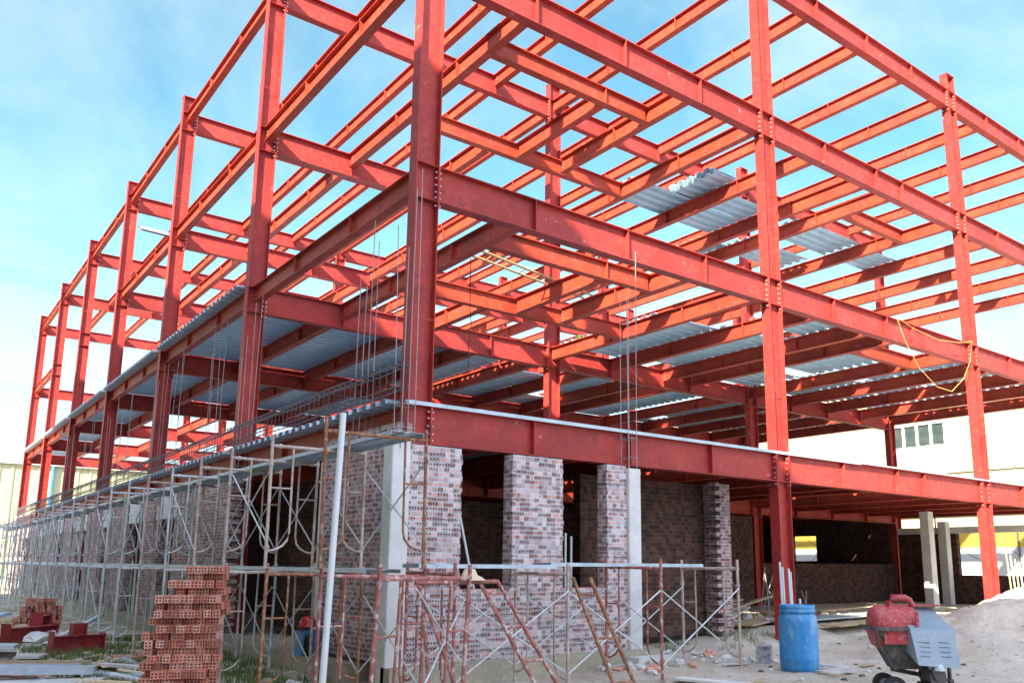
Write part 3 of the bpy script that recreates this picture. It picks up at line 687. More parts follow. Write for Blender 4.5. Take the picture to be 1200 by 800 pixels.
# white prop pole
m = MB(); m.tube([(-2.0, -2.2, 0), (-1.76, -1.85, 3.16)], 0.034, 12); tag(m.build('pole', 'white', recalc=False), 'white upright prop pole leaning beside the rusty corner frame', 'pole')
m = MB(); m.tube([(1.35, 0.3, 1.2), (1.08, 0.55, 2.9)], 0.02, 8); tag(m.build('pole', 'white', recalc=False), 'thin pale pole leaning inside the first front window opening', 'pole')
for n, (x, zt) in enumerate(((3.2, 2.1), (3.32, 2.05))):
    m = MB(); m.tube([(x, 0.5, 0.3), (x+.01, 0.5, zt)], 0.02, 8); tag(m.build('pole', 'white', recalc=False), '%s of two short pale poles inside the second front window opening' % ('left' if n == 0 else 'right'), 'pole')
# straw hat
m = MB(); m.lathe([(0.02, 0.10), (0.06, 0.09), (0.085, 0.03), (0.13, 0.01), (0.17, -0.02), (0.175, -0.026), (0.08, 0.012)], (-0.42, -2.32, 1.45), 24); tag(m.build('straw_hat', 'straw'), 'straw hat resting on the red trestle bar', 'hat')

# ---------------------------------------------------------------- bricks
def brick_mesh(mt):
    m = MB(); w, l, h = 0.08, 0.18, 0.08; c = .003
    m.box(-w/2, w/2, -l/2, l/2, 0, h)
    m.cur = 1
    for hx in (-.018, .018):
        for hz in (.023, .057):
            for sg in (-1, 1):
                y = sg*(l/2+.0006); a = .0105
                q = [(hx-a, y, hz-a), (hx+a, y, hz-a), (hx+a, y, hz+a), (hx-a, y, hz+a)]
                m.add(q, [(0, 1, 2, 3)])
    return m.mesh('brick', [mt, 'hole'])
bm = [brick_mesh('b1'), brick_mesh('b2'), brick_mesh('b3')]
pass
def brick(loc, rz, label, group, rx=0):
    o = bpy.data.objects.new('brick', bm[random.choice((0, 0, 1, 1, 2))]); COL.objects.link(o)
    o.location = loc; o.rotation_euler = (rx, 0, rz); tag(o, label, 'brick', group); return o
# tall leaning pile
RX = R(-25)
bc = CAM + (fw + rt2*((216-633.37)/987.43) - up2*((760-474.47)/987.43))*9.75; bc.z = 0
cand = []; LAY = 19
for L in range(LAY):
    z = 0.005+L*0.0812
    nx = [10, 10, 10, 10, 9, 10, 9, 9, 9, 9, 8, 9, 8, 8, 8, 7, 7, 5, 5][L]; sh = U(-.02, .02); ny = 4 if L < 15 else 3
    for j in range(ny):
        jl = U(-.035, .035)
        for i in range(nx):
            lx = (i-(10-1)/2 + (10-nx)*0.95)*0.083 + sh + 0.0005*L; ly = (j-(ny-1)/2)*0.19 + (0.04 if (L % 2) else -0.03) + 0.002*L
            if i == 0: lx += U(-.05, .04)
            if (i == nx-1) and rnd() < .3: lx += U(0, .035)
            if i == 0 and L > 2 and rnd() < .2: continue
            vis = (j == 0) or (i < 2) or (i == nx-1) or L == LAY-1
            cand.append((vis, (j == 0)*4+(i == 0)*3+(j == 1)*1, lx+U(-.006, .006)+jl*.9, ly+U(-.05, .03)+jl, z, L, i, j, nx))
vis = [c for c in cand if c[0]]; vis.sort(key=lambda c: -c[1]); print('pile visible', len(vis))
lab = 'red hollow brick stacked in the tall ragged pile'; grp = 'bricks of the tall pile'
Rm = Matrix.Rotation(RX, 4, 'Z')
inner = MB()
NV = 195
for n, c in enumerate(vis[:NV]):
    p = bc + Rm @ Vector((c[2], c[3], 0)); p.z = c[4]
    brick(p, RX+U(-.16, .16), lab, grp)
for c in [c for c in cand if not c[0]] + vis[295:]:
    p = bc + Rm @ Vector((c[2], c[3], 0)); T = TR((p.x, p.y, c[4]), RX+U(-.1, .1)); inner.cur = 0; inner.box(-.04, .04, -.09, .09, 0.001, .079, T)
    inner.cur = 1
    for hx in (-.018, .018):
        for hz in (.023, .057):
            inner.add([T @ Vector(q) for q in ((hx-.0105, -.0906, hz-.0105), (hx+.0105, -.0906, hz-.0105), (hx+.0105, -.0906, hz+.0105), (hx-.0105, -.0906, hz+.0105))], [(0, 1, 2, 3)])
for L in range(9):
    for i in range(8-(L > 3)-(L > 6)*2):
        T = TR((-2.52 + (i-3.5+(L > 3)*.9+(L > 6)*.8)*0.12, 12.5+U(-.04, .04), 0.01+L*0.083), U(-.2, .2)); inner.cur = 0; inner.box(-.04, .04, -.09, .09, 0.001, .079, T)
tag(inner.build('bricks', ['b1', 'hole'], recalc=False), 'remaining bricks inside and behind the two brick piles', 'bricks', kind='stuff')
# small pile behind
for L in range(9):
    for j in range(1):
        for i in range(8-(L > 3)-(L > 6)*2):
            p = Vector((-2.52 + (i-3.5+(L > 3)*.9+(L > 6)*.8)*0.12+U(-.02, .02), 12.3 + j*0.2+U(-.04, .04), 0.01+L*0.083))
            brick(p, U(-.2, .2), 'orange hollow brick in the small pile behind the maroon beam off-cuts', 'bricks of the small pile')
for n, (x, y) in enumerate(((-1.9, 3.9), (-1.6, 4.4), (-2.2, 5.6), (-1.75, 5.9), (-2.05, 4.9), (-2.3, 2.4), (-2.45, 2.2))):
    brick((x, y, gz(x, y)), U(0, 3), 'stray red brick lying on the grassy ground beside the tall pile', 'stray bricks by the tall pile')

# ---------------------------------------------------------------- left ground clutter
def stub(loc, rz, L, label, tall=False):
    m = MB(); T = TR(loc, rz)
    for (a, b) in ((0, 0.014), (0.26, 0.274)): m.box(-L/2, L/2, -0.10, 0.10, a, b, T)
    m.box(-L/2, L/2, -.006, .006, .014, .26, T); m.box(-L/2-.016, -L/2, -.12, .12, -0.01, .36, T); m.box(L/2, L/2+.016, -.12, .12, -0.01, .30, T)
    if tall: m.box(-0.12, 0.12, -0.09, 0.09, 0.275, 0.289, T); m.box(-.12, -.106, -.09, .09, .29, .48, T); m.box(.106, .12, -.09, .09, .29, .48, T); m.box(-.105, .105, -.006, .006, .29, .48, T)
    tag(m.build('beam_offcut', 'redd'), label, 'beam off-cut', 'maroon steel off-cuts on the ground')
stub((-2.95, 9.9, 0.02), R(35), 1.1, 'maroon steel beam off-cut leaning nearest the small brick pile')
stub((-2.55, 7.2, 0.02), R(12), 0.85, 'maroon steel stub with upright bracket on the grass', True)
stub((-2.65, 10.9, 0.18), R(70), 0.8, 'maroon beam off-cut tipped against the small brick pile')
def board(p0, p1, wd, th, mt, label, cat='board', name='board', group=None, chan=False):
    p0, p1 = Vector(p0), Vector(p1); d = p1-p0; L = d.length; c = (p0+p1)/2
    T = Matrix.Translation(c) @ d.to_track_quat('X', 'Z').to_matrix().to_4x4(); m = MB()
    if chan:
        m.box(-L/2, L/2, -wd/2, wd/2, th-.004, th, T); m.box(-L/2, L/2, -wd/2, -wd/2+.005, 0, th-.0045, T); m.box(-L/2, L/2, wd/2-.005, wd/2, 0, th-.0045, T)
    else: m.box(-L/2, L/2, -wd/2, wd/2, 0, th, T)
    return tag(m.build(name, mt), label, cat, group)
g1 = 'steel channels and panels heaped at the left'
board((-4.9, 3.6, .16), (-3.0, 3.0, .10), .32, .09, 'plank', 'broad pale steel channel nearest the front of the left heap', 'steel channel', 'steel_channel', g1, True)
board((-5.2, 3.1, .05), (-3.4, 2.2, .03), .45, .05, 'conc', 'pale flat panel lying lowest in the left heap', 'panel', 'panel', g1)
board((-4.9, 4.6, .12), (-3.0, 4.1, .06), .10, .06, 'plank', 'narrow bluish channel second from the front of the left heap', 'steel channel', 'steel_channel', g1, True)
board((-4.7, 5.1, .12), (-2.75, 4.6, .06), .09, .05, 'timber', 'thin wooden batten on the left heap', 'batten', 'batten', g1)
board((-4.9, 5.6, .35), (-3.7, 5.3, .28), .5, .05, 'plank', 'raised steel panel at the left edge above the heap', 'panel', 'panel', g1, True)
board((-4.9, 5.7, .20), (-3.7, 5.4, .14), .45, .06, 'dark', 'dark panel under the raised steel panel at the left edge', 'panel', 'panel', g1)
board((-4.6, 8.8, .25), (-3.4, 9.6, .55), .2, .06, 'plank', 'steel channel propped up at the far left of the heap', 'steel channel', 'steel_channel', g1, True)
board((-2.95, 7.9, .05), (-1.7, 9.8, .45), .09, .07, 'galv', 'long grey channel slanting up behind the maroon off-cuts', 'steel channel', 'steel_channel', g1, True)
board((-4.5, 3.3, .03), (-3.0, 2.6, .03), .55, .03, 'conc', 'pale flat board at the bottom left between channels and brick pile', 'panel', 'panel', g1)
board((-4.4, 6.6, .06), (-3.2, 6.1, .05), .5, .04, 'rubble', 'grey-white sheet behind the wooden batten on the left', 'panel', 'panel', g1)
board((-3.0, 3.5, .04), (-2.3, 2.6, .03), .22, .03, 'plank', 'small pale sheet on the grass left of the tall brick pile', 'panel', 'panel', g1)
board((-2.75, 4.6, .04), (-2.35, 3.4, .08), .13, .04, 'conc', 'short pale plank pointing at the tall brick pile', 'board', 'board', g1)
board((-4.6, 1.9, .02), (-3.2, 0.4, .02), .9, .03, 'conc', 'flat pale concrete slab in the lower left corner', 'slab', 'slab', g1)
board((-3.6, 1.9, .03), (-3.0, 1.0, .03), .7, .03, 'rubble', 'flat cracked slab in front of the tall brick pile', 'slab', 'slab', g1)
board((-2.75, 1.6, .02), (-2.55, 0.7, .02), .35, .05, 'rubble', 'small grey slab at the foot of the tall brick pile', 'slab', 'slab', g1)
m = MB(); m.tube([(-2.8, 2.9, .06), (-2.55, 2.0, .05)], .05, 12, False); tag(m.build('pipe', 'white', recalc=False), 'short white pipe piece beside the tall brick pile', 'pipe')
m = MB(); m.tube([(-3.3, 2.6, .05), (-2.75, 1.9, .05)], .045, 12, False); tag(m.build('pipe', 'straw', recalc=False), 'beige pipe stub with dark open end on the rubble', 'pipe')
def rock(loc, r, mt, label, group, cat='rubble'):
    m = MB(); n1, n2 = 5, 7; vs = []; sd = U(0, 99); sx, sy, sz = r*U(.8, 1.4), r*U(.8, 1.4), r*U(.45, .8)
    for i in range(n1+1):
        for k in range(n2):
            a = math.pi*i/n1; b = 2*math.pi*k/n2+.3*i; d = Vector((math.sin(a)*math.cos(b), math.sin(a)*math.sin(b), math.cos(a)))
            q = 1+0.5*noise.noise(d*1.6+Vector((sd, 0, 0))); vs.append((loc[0]+d.x*sx*q, loc[1]+d.y*sy*q, loc[2]+d.z*sz*q))
    fs = [(i*n2+k, (i+1)*n2+k, (i+1)*n2+(k+1) % n2, i*n2+(k+1) % n2) for i in range(n1) for k in range(n2)]
    m.add(vs, fs); tag(m.build('rubble_piece', mt), label, cat, group)
for n in range(34):
    x, y = U(-2.1, -.75), U(-1.4, 1.6); rock((x, y, gz(x, y)+.02), U(.03, .10), random.choice(('rubble', 'rubble', 'conc', 'plinth')), 'pale rubble lump on the ground below the near scaffold', 'rubble below the near scaffold')
for n in range(40):
    x, y = U(3.0, 5.4), U(-1.5, -.4); rock((x, y, gz(x, y)+.02), U(.03, .10), random.choice(('rubble', 'conc', 'conc', 'b2')), 'broken grey rubble at the foot of the white column', 'rubble at the white column')
for n in range(170):
    x, y = U(-4.2, -1.7), U(0.2, 6.8); rock((x, y, gz(x, y)+.01), U(.02, .075), random.choice(('rubble', 'b2', 'timber', 'conc')), 'small mixed rubble left of the tall brick pile', 'rubble left of the tall pile')
for n in range(90):
    x, y = U(4, 12), U(-4.6, 0.8); rock((x, y, gz(x, y)+.005), U(.015, .045), random.choice(('rubble', 'sand', 'conc', 'dark')), 'small stone scattered on the sandy ground around the blue barrel', 'stones around the barrel')
for n in range(26):
    x, y = U(-3.5, -2.2), U(9.5, 15); rock((x, y, gz(x, y)+.08), U(.1, .28), random.choice(('plinth', 'timber', 'conc')), 'yellowish spoil lump far back along the left scaffold', 'spoil lumps along the left scaffold')
m = MB(); m.lathe([(.0, 0), (.15, 0), (.16, .30), (.12, .36), (.0, .36)], (-2.25, 15.6, .15), 16); tag(m.build('blue_can', 'bluep'), 'small blue container far along the left scaffold', 'container')
m = MB(); m.lathe([(.0, 0), (.13, 0), (.15, .28), (.14, .28), (.12, .02)], (-1.45, 4.7, .02), 18); tag(m.build('bucket', 'bluep'), 'faded blue bucket in the grass below the left scaffold', 'bucket')
# grass
def grass(n, area, label_):
    m = MB()
    for _ in range(n):
        cx, cy = U(area[0], area[1]), U(area[2], area[3])
        if noise.noise(Vector((cx*1.1, cy*1.1, 1))) < -0.05: continue
        for _k in range(7):
            x, y = cx+random.gauss(0, .05), cy+random.gauss(0, .05); z = gz(x, y)-.01; a = U(0, 6.28); h = U(.05, .15); w_ = .006; lean = U(.01, .07)
            u = Vector((math.cos(a), math.sin(a), 0)); v = Vector((-u.y, u.x, 0)); p = Vector((x, y, z))
            m.add([p-u*w_, p+u*w_, p+u*w_*.7+v*lean*.4+Vector((0, 0, h*.6)), p-u*w_*.7+v*lean*.4+Vector((0, 0, h*.6)), p+v*lean+Vector((0, 0, h))], [(0, 1, 2, 3), (3, 2, 4)])
    tag(m.build('grass', 'grass', recalc=False), label_, 'grass', kind='stuff')
grass(1900, (-3.3, -.5, 1.0, 9.5), 'patchy green grass under the left scaffold')
grass(90, (4.9, 8.2, 0.1, 1.2), 'sparse weeds at the foot of the dark brick wall')

for n in range(16):
    x, y, a, L_ = U(-4.3, -2.0), U(1.6, 6.4), U(0, 3.1), U(.35, 1.0)
    board((x-math.cos(a)*L_/2, y-math.sin(a)*L_/2, gz(x, y)+U(.02, .05)), (x+math.cos(a)*L_/2, y+math.sin(a)*L_/2, gz(x, y)+U(.02, .12)), U(.04, .12), .02, random.choice(('timber', 'conc', 'plank', 'straw', 'b2')), 'small off-cut of board lying in the litter at lower left', 'off-cut', 'board', 'board off-cuts at lower left')
for n in range(14):
    x, y, a, L_ = U(3.4, 7.5), U(-3.4, 0.2), U(0, 3.1), U(.15, .5)
    board((x-math.cos(a)*L_/2, y-math.sin(a)*L_/2, gz(x, y)+.02), (x+math.cos(a)*L_/2, y+math.sin(a)*L_/2, gz(x, y)+U(.02, .05)), U(.03, .08), .015, random.choice(('timber', 'conc', 'rubble')), 'splinter of board lying on the ground left of the blue barrel', 'off-cut', 'board', 'board splinters near the barrel')
# blue can with red helmet on the ledge
e = empty('plastic_can', 'blue plastic can on the ledge under the red hard hat', 'can', (-.28, 2.35, .24))
m = MB(); m.prism([(-.13, -.10), (.13, -.10), (.15, -.07), (.15, .07), (.13, .10), (-.13, .10), (-.15, .07), (-.15, -.07)], 'z', 0, .36); m.build('body', 'bluep', e)
m = MB(); m.tube([(.05, 0, .36), (.05, 0, .41)], .03, 10); m.build('cap', 'dark', e)
m = MB(); m.lathe([(.002, .15), (.05, .145), (.09, .12), (.115, .075), (.125, .02), (.15, .0), (.155, -.006), (.12, .0)], (-.28, 2.35, .66), 24)
tag(m.build('hard_hat', 'helmet'), 'glossy red hard hat on the blue can', 'hard hat')
m = MB(); m.tube([(-.36+.02*math.cos(a*math.pi/8), 2.12+.12*math.cos(a*math.pi/8), .40+.13*math.sin(a*math.pi/8)) for a in range(17)], .028, 8); tag(m.build('hose_coil', 'rubber', recalc=False), 'black rubber ring leaning on the blue can', 'ring')

# ---------------------------------------------------------------- right ground
# barrel
bl = Vector((5.05, -2.52, gz(5.05, -2.52)))
e = empty('barrel', 'blue plastic barrel standing on the sandy ground in front of the red column', 'barrel', bl)
m = MB(); m.lathe([(0, 0), (.235, 0), (.262, .02), (.268, .08), (.268, .16), (.273, .18), (.268, .20), (.270, .66), (.268, .70), (.255, .76), (.232, .80)], n=40); m.build('body', 'bluep', e)
m = MB(); m.lathe([(.232, .80), (.245, .805), (.252, .83), (.252, .85), (.235, .86), (.245, .88), (.245, .915), (.232, .92), (.222, .90), (.222, .80), (.22, .5)], n=40); m.build('rim', 'bluep', e)
for n, (la, de, h) in enumerate(((-.02, .6, 1.50), (.03, .65, 1.42), (.14, .7, 1.42), (.18, .75, 1.38), (.09, .5, 1.02), (.26, .6, 0.98))):
    x, y = bl.x+.60*de+.79*la, bl.y+.80*de-.61*la
    m = MB(); m.tube([(x, y, gz(x, y)), (x-.03, y+.01, gz(x, y)+h)], .017, 8); tag(m.build('pipe', 'white', recalc=False), ['left of the tall white pair of pipes behind the barrel', 'right of the tall white pair of pipes behind the barrel', 'left of the two white pipes between barrel and brick wall', 'right of the two white pipes between barrel and brick wall', 'short white pipe just above the barrel rim', 'short white pipe at the right of the barrel rim'][n], 'pipe')
# sack
m = MB(); m.box(-.13, .13, -.1, .1, 0, .26, TR((5.25, -1.75, gz(5.25, -1.75)), .5)); tag(m.build('bucket', 'bag'), 'grey and black printed paint bucket left of the blue barrel', 'bucket')
board((4.9, -3.0, gz(5, -3)+.01), (5.35, -3.1, gz(5.3, -3)+.03), .30, .03, 'rubble', 'small square pale tile lying right of the barrel foot', 'tile', 'tile')
board((3.1, -2.0, gz(3.1, -2)+.02), (3.4, -3.7, gz(3.4, -3.7)+.02), .22, .03, 'conc', 'long pale board lying on the ground left of the barrel', 'board')
# boards inside
for n, (p0, p1, w_, mt, lb) in enumerate((((8.3, 1.2, .42), (11.2, 2.6, .40), .5, 'timber', 'wide yellowish board on the floor behind the toothed pier'),
        ((8.6, 2.5, .40), (11.0, 3.8, .62), 1.1, 'conc', 'pale sheet sloping over the debris behind the toothed pier'),
        ((9.6, 3.0, .5), (11.4, 2.6, .95), .18, 'timber', 'propped wooden board leaning up on the debris'),
        ((8.6, 3.4, .55), (11.9, 4.2, .75), .3, 'timber', 'long yellowish plank at the back of the debris'),
        ((10.0, 0.3, .40), (14.0, 0.9, .42), .45, 'timber', 'long timber board on the floor right of the red column'),
        ((9.9, 1.6, .42), (15.4, 2.0, .45), .7, 'plank', 'pale flat sheet lying inside behind the barrel'),
        ((12.8, 3.3, .40), (15.2, 2.2, .62), .12, 'timber', 'thin batten leaning on debris left of the mixer'))):
    board(p0, p1, w_, .03, mt, lb)
for n in range(30):
    x, y = U(8.4, 15.5), U(1.6, 4.0); rock((x, y, gz(x, y)+.05), U(.05, .15), random.choice(('rubble', 'b1', 'timber', 'conc')), 'construction debris lump on the floor inside the dark bay', 'debris inside the dark bay')
e = empty('rebar_offcuts', 'bundle of rusty rods sticking up behind the blue barrel', 'rods', (12.2, 3.6, .35))
for n in range(15):
    x = U(-1.0, 1.8); m = MB(); m.tube([(x, U(-.2, .2), 0), (x+U(-.55, .35), U(-.2, .2), U(.5, 1.25))], .013, 5); m.build('rod', 'rebarl', e, recalc=False)
for n in range(7):
    x = 17.05+n*.12; y = -.25-.04*n; m = MB(); m.tube([(x, y, .2), (x-.12+.02*n, y+.05, 2.0-.09*n)], .022, 7); tag(m.build('pipe', 'white' if n % 2 else 'timber', recalc=False), '%s upright pole in the row leaning right of the orange column' % ORD[n], 'pole', 'poles beside the orange column')

# cement mixer (local frame: +x right in view, y depth, z up)
mx_ = CAM + (fw + rt2*((1068-633.37)/987.43) - up2*((760-474.47)/987.43))*9.75
ml = Vector((mx_.x, mx_.y, gz(mx_.x, mx_.y)))
e = empty('cement_mixer', 'cement mixer with red drum, grey hood and dark hopper on sandy ground', 'cement mixer', ml)
e.rotation_euler = (0, 0, R(-40)); e.scale = (.76, .95, 1)
# drum lying along x
m = MB(); Tm = TR((-.20, .05, .80), 0, 0, R(90))
m.lathe([(0.0, -.38), (.16, -.375), (.215, -.345), (.243, -.28), (.25, -.18), (.25, .22), (.24, .25), (0, .25)], n=32, T=Tm); m.build('drum', 'mixred', e)
m = MB()                                                           # hopper body tapering down
top = [(-.58, -.20), (.10, -.20), (.10, .32), (-.58, .32)]; bot = [(-.30, -.10), (.12, -.10), (.12, .18), (-.30, .18)]
m.add([(x, y, .80) for x, y in top]+[(x, y, .34) for x, y in bot], [(0, 1, 2, 3), (7, 6, 5, 4)]+[(i, i+4, (i+1) % 4+4, (i+1) % 4) for i in range(4)]); m.build('hopper', 'dark', e)
m = MB(); m.box(-.60, .11, -.225, -.203, .77, .81); m.box(-.622, -.602, -.225, .34, .77, .81); m.tube([(-.61, -.215, .80), (-.58, -.22, .62), (-.33, -.13, .34)], .016, 8); m.build('hopper_rim', 'dark', e)
m = MB(); m.box(-.48, .06, -.202, -.185, .62, .73, TR((0, -.004, 0))); m.build('hopper_band', 'mixred', e)
m = MB(); m.tube([(-.30, -.02, 1.02), (-.30, -.02, 1.09), (-.26, -.02, 1.13), (-.05, -.02, 1.13), (.02, -.02, 1.10), (.06, -.02, 1.03)], .040, 12); m.build('pipe_handle', 'mixred', e, recalc=False)
m = MB(); m.box(-.24, .50, .05, .26, 1.035, 1.05); m.box(-.02, .03, -.24, -.22, .42, .98); m.build('cover_plate', 'mixred', e)
# folded sheet hood: top slope, front face, side cheeks
m = MB()
P_ = [(-.02, .20, 1.03), (.62, .20, 1.01), (.72, -.20, .79), (.08, -.20, .80), (.73, -.30, .38), (.12, -.30, .41), (-.02, .20, .80), (.62, .20, .60), (.60, .0, .42), (.02, .0, .60)]
P_ = [(x-.20, y-.06, z) for x, y, z in P_]
m.add(P_, [(0, 1, 2, 3), (3, 2, 4, 5), (0, 3, 9, 6), (3, 5, 9), (1, 7, 8, 2), (2, 8, 4), (0, 6, 7, 1)]); h = m.build('hood', 'mixgrey', e)
sm_ = h.modifiers.new('thick', 'SOLIDIFY'); sm_.thickness = .006
m = MB()
for zz in (.66, .61, .56, .51):
    for x0 in (-.02, .27):
        y = -.26-(.80-zz)/.40*.10; m.tube([(x0, y-.006, zz), (x0+.15, y-.006, zz-.006)], .006, 5)
m.build('louvre', 'mixgrey', e, recalc=False)
m = MB(); m.tube([(.22, -.30, .28), (.22, .05, .28)], .12, 18); m.tube([(.22, -.33, .34), (.22, -.22, .34)], .09, 18); m.box(.06, .40, -.25, .02, .12, .20); m.tube([(.36, -.3, .2), (.42, -.33, .1)], .03, 8); m.build('engine', 'dark', e, recalc=False)
m = MB(); m.lathe([(.0, .03), (.10, .03), (.115, .0), (.115, -.05)], n=20, T=TR((.24, -.25, .40))); m.build('fuel_tank', 'white', e)
m = MB(); m.tube([(.14, -.02, .0), (.14, -.02, .80)], .035, 10); m.tube([(-.32, .02, .33), (.60, .02, .20)], .024, 8); m.tube([(.55, .02, .0), (.55, .02, .45)], .03, 8); m.tube([(.0, -.2, .18), (.6, -.2, .18)], .022, 8); m.build('chassis', 'dark', e, recalc=False)
for (x, y) in ((-.33, -.12), (-.33, .26)):
    wl = MB(); wl.tube([(x, y-.035, .13), (x, y+.035, .13)], .13, 24); w_o = wl.build('wheel', 'rubber', e, recalc=False); w_o.scale = (1.3, 1, 1); w_o.location = (-.3*x, 0, 0)
    wl = MB(); wl.tube([(x, y-.045, .13), (x, y+.045, .13)], .07, 18); wl.build('rim', 'mixgrey', w_o, recalc=False)

# ---------------------------------------------------------------- things up on the frame
def railladder(p0, p1, wv, label):
    e = empty('ladder', label, 'ladder'); p0, p1, wv = Vector(p0), Vector(p1), Vector(wv)
    for s in (0, 1): m = MB(); m.tube([p0+wv*s, p1+wv*s*.8], .028, 7, r2=.02); m.build('rail', 'bamboo', e, recalc=False)
    for k in range(9):
        a = p0.lerp(p1, (k+.5)/9); m = MB(); m.tube([a, a+wv*(.97-.02*k)], .015, 6); m.build('rung', 'bamboo', e, recalc=False)
railladder((2.45, 2.50, ZL[1]+.05), (6.6, 3.35, ZL[1]+.03), (0.05, .34, 0), 'bamboo ladder lying across the second-level opening')
m = MB()
pts = [(12.67, -.13, ZL[1]-.03), (12.95, -.14, 6.82), (13.55, -.12, 6.25), (14.32, -.12, 5.9), (15.03, -.12, 5.88), (15.7, -.12, 6.3), (16.1, -.13, 6.8), (16.30, -.13, ZL[1]+.02), (16.35, -.05, ZL[1]+.03)]
m.tube(pts, .009, 6); m.tube([(12.67, -.13, ZL[1]-.03), (13.4, -.12, 7.2), (14.6, -.12, 7.12), (15.6, -.12, 7.22), (16.3, -.13, ZL[1]-.02)], .008, 6)
tag(m.build('cable', 'cable', recalc=False), 'yellow cable looped below the second-level front beam near the third column', 'cable')
m = MB(); m.tube([(2.55, 2.5, ZL[1]-.2), (2.56, 2.5, 6.2), (2.6, 2.5, 5.9), (2.54, 2.5, 5.5), (2.56, 2.5, 5.1)], .008, 5); tag(m.build('cable', 'rubber', recalc=False), 'thin black cable hanging from the second-level trimmer beam', 'cable')
board((-.80, 14.85, ZL[2]-.18), (0.30, 15.0, ZL[2]-.16), .14, .09, 'plank', 'grey channel piece sticking out past the left beam high up', 'steel channel', 'steel_channel', None, True)
for n, (x, y) in enumerate(((8.1, 5.4), (8.35, 5.1), (8.5, 5.8), (8.3, 6.2))):
    rock((x, y, ZL[1]+.07), U(.05, .1), random.choice(('rubble', 'grass', 'dark')), 'small scrap lump on the second-level beam by the interior column', 'scraps on the second-level beam')

# ---------------------------------------------------------------- background buildings
# cream building with window row (facade x = 45)
bld = empty('cream_building', 'long cream building with a row of dark windows behind the right side', 'building', (45, 20, 0))
m = MB(); W = [(-18.5, 18.5)]
wy = [(-4.75, -3.98), (-3.86, -3.09), (-2.97, -2.20), (-2.08, -1.31)]   # local y of four panes
zt, zb = 10.32, 9.0
yl, yh = -4.85, -1.21
m.box(0, .3, yh, 34, 0, 13.2); m.box(0, .3, -30, yl, 0, 13.2); m.box(0, .3, yl, yh, 0, zb-.1); m.box(0, .3, yl, yh, zt+.1, 13.2)
m.box(.31, 14, -30, 34, 0, 13.2); m.build('wall', 'cream', bld)
m = MB(); m.box(-.3, 14.4, -30.3, 34.3, 13.21, 13.5); m.build('roof', 'greyp', bld)
for (a, b) in wy:
    f = MB()
    for q in ((a-.05, b+.05, zb-.09, zb), (a-.05, b+.05, zt, zt+.09)): f.box(-.04, .2, *q)
    f.box(-.04, .2, a-.05, a, zb, zt); f.box(-.04, .2, b, b+.05, zb, zt); fo = f.build('window', 'frame', bld)
    g = MB(); g.box(.08, .10, a, b, zb, zt); g.build('pane', 'glass', fo)
m = MB(); m.box(-.05, -.002, -7.7, -5.9, 10.2, 11.5)
for k in range(9): m.box(-.09, -.051, -7.68, -5.92, 10.25+k*.135, 10.31+k*.135)
m.build('louvre', 'greyp', bld)
m = MB(); m.tube([(-.08, -2.4, 6.0), (-.08, -2.4, 8.9)], .04, 6); m.tube([(-.08, -1.7, 6.0), (-.08, -1.7, 8.9)], .04, 6); m.build('downpipe', 'greyp', bld, recalc=False)
for z in (4.6, 7.2): m = MB(); m.box(-.12, -.002, -29, 33, z, z+.16); m.build('ledge', 'cream', bld)
# hoarding
m = MB(); m.box(36, 36.12, -8, 30, 2.55, 3.45); y_ = empty('site_hoarding', 'yellow-topped grey panel fence seen through the ground-floor gaps', 'fence', (0, 0, 0)); m.build('top_panel', 'yellow', y_)
m = MB(); m.box(36, 36.1, -8, 30, 0, 2.55); m.build('lower_panel', 'greyp', y_)
for k in range(11): m = MB(); y0 = -6+k*3.4; m.tube([(35.9, y0, 0), (35.9, y0, 3.5)], .05, 6); m.build('post', 'dark', y_, recalc=False)
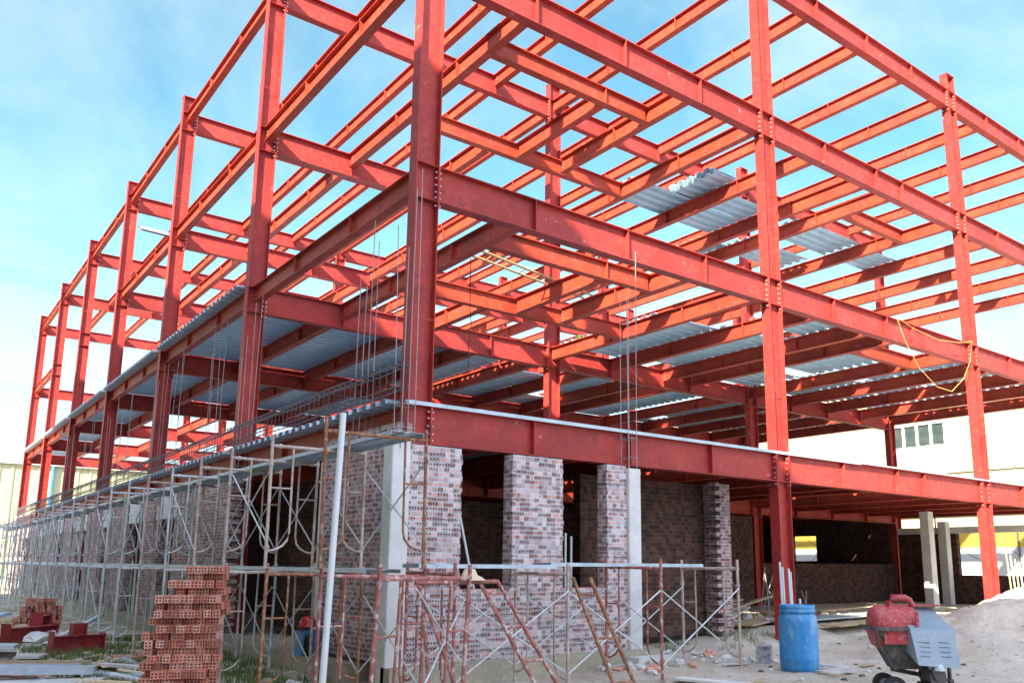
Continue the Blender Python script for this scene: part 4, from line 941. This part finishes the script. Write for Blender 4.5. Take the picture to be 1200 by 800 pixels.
# scaffold outside the east wall openings
for n in range(5):
    y0 = -0.4+n*1.7
    brace((26.2, y0, 0), (26.2, y0+1.7, 0), 1.55, 'crossed dark braces outside the right-hand wall gaps, %s from the right' % ORD[n], 'braces outside the right wall', 'dark')
    m = MB(); m.tube([(26.2, y0, 0), (26.2, y0, 3.5)], .03, 6); tag(m.build('pole', 'dark', recalc=False), '%s dark scaffold pole from the right outside the right wall' % ORD[n], 'pole', 'poles outside the right wall')
brace((26.2, 10.7, 0), (26.2, 12.1, 0), 1.5, 'crossed dark braces behind the bright far window', None, 'dark')
# far warehouse, ribbed cladding
wh = empty('warehouse', 'pale greenish ribbed-metal warehouse at the far left end', 'building', (0, 75, 0))
P2 = []; x = -40
while x < 60: P2 += [(x, 0), (x+.35, 0), (x+.42, -.09), (x+.58, -.09), (x+.65, 0)]; x += 1.0
m = MB(); poly = P2+[(60, 0), (60, 18), (-40, 18)]
n = len(poly); vs = [(a, b, 0) for a, b in poly]+[(a, b, 9.9) for a, b in poly]
m.add(vs, [(i, i+n, (i+1) % n+n, (i+1) % n) for i in range(n)]); m.build('wall', 'clad', wh)
m = MB(); m.add([(-41, -.4, 9.95), (61, -.4, 9.95), (61, 9, 11.2), (-41, 9, 11.2), (61, 18.4, 9.95), (-41, 18.4, 9.95)], [(0, 1, 2, 3), (3, 2, 4, 5)]); m.box(-41, 61, -.42, -.2, 9.75, 9.93); m.build('roof', 'greyp', wh)
m = MB(); m.tube([(5.5, -.3, 0), (5.5, -.3, 9.7)], .14, 8); m.build('downpipe', 'bluep', wh, recalc=False)
# neighbouring block to the left of the site, beyond the left edge of the view; its roof edge throws the long shade
nb = empty('neighbour_block', 'pale five-storey neighbouring block left of the site', 'building', (-14.5, -18, 0))
NH = 18.9
m = MB(); m.box(-12, 0, -42, 40.5, 0, NH); m.build('wall', 'cream', nb)
m = MB(); m.box(-12.2, .12, -42.2, 40.6, NH+.002, NH+.12); m.build('roof', 'greyp', nb)
for s in range(5):
    for q in range(24):
        if q % 2: continue
        y0 = -40+q*3.3; f = MB(); f.box(.002, .06, y0, y0+1.6, 1.2+s*3.7, 2.7+s*3.7); fo = f.build('window', 'frame', nb)
        g = MB(); g.box(.062, .07, y0+.08, y0+1.52, 1.28+s*3.7, 2.62+s*3.7); g.build('pane', 'glass', fo)
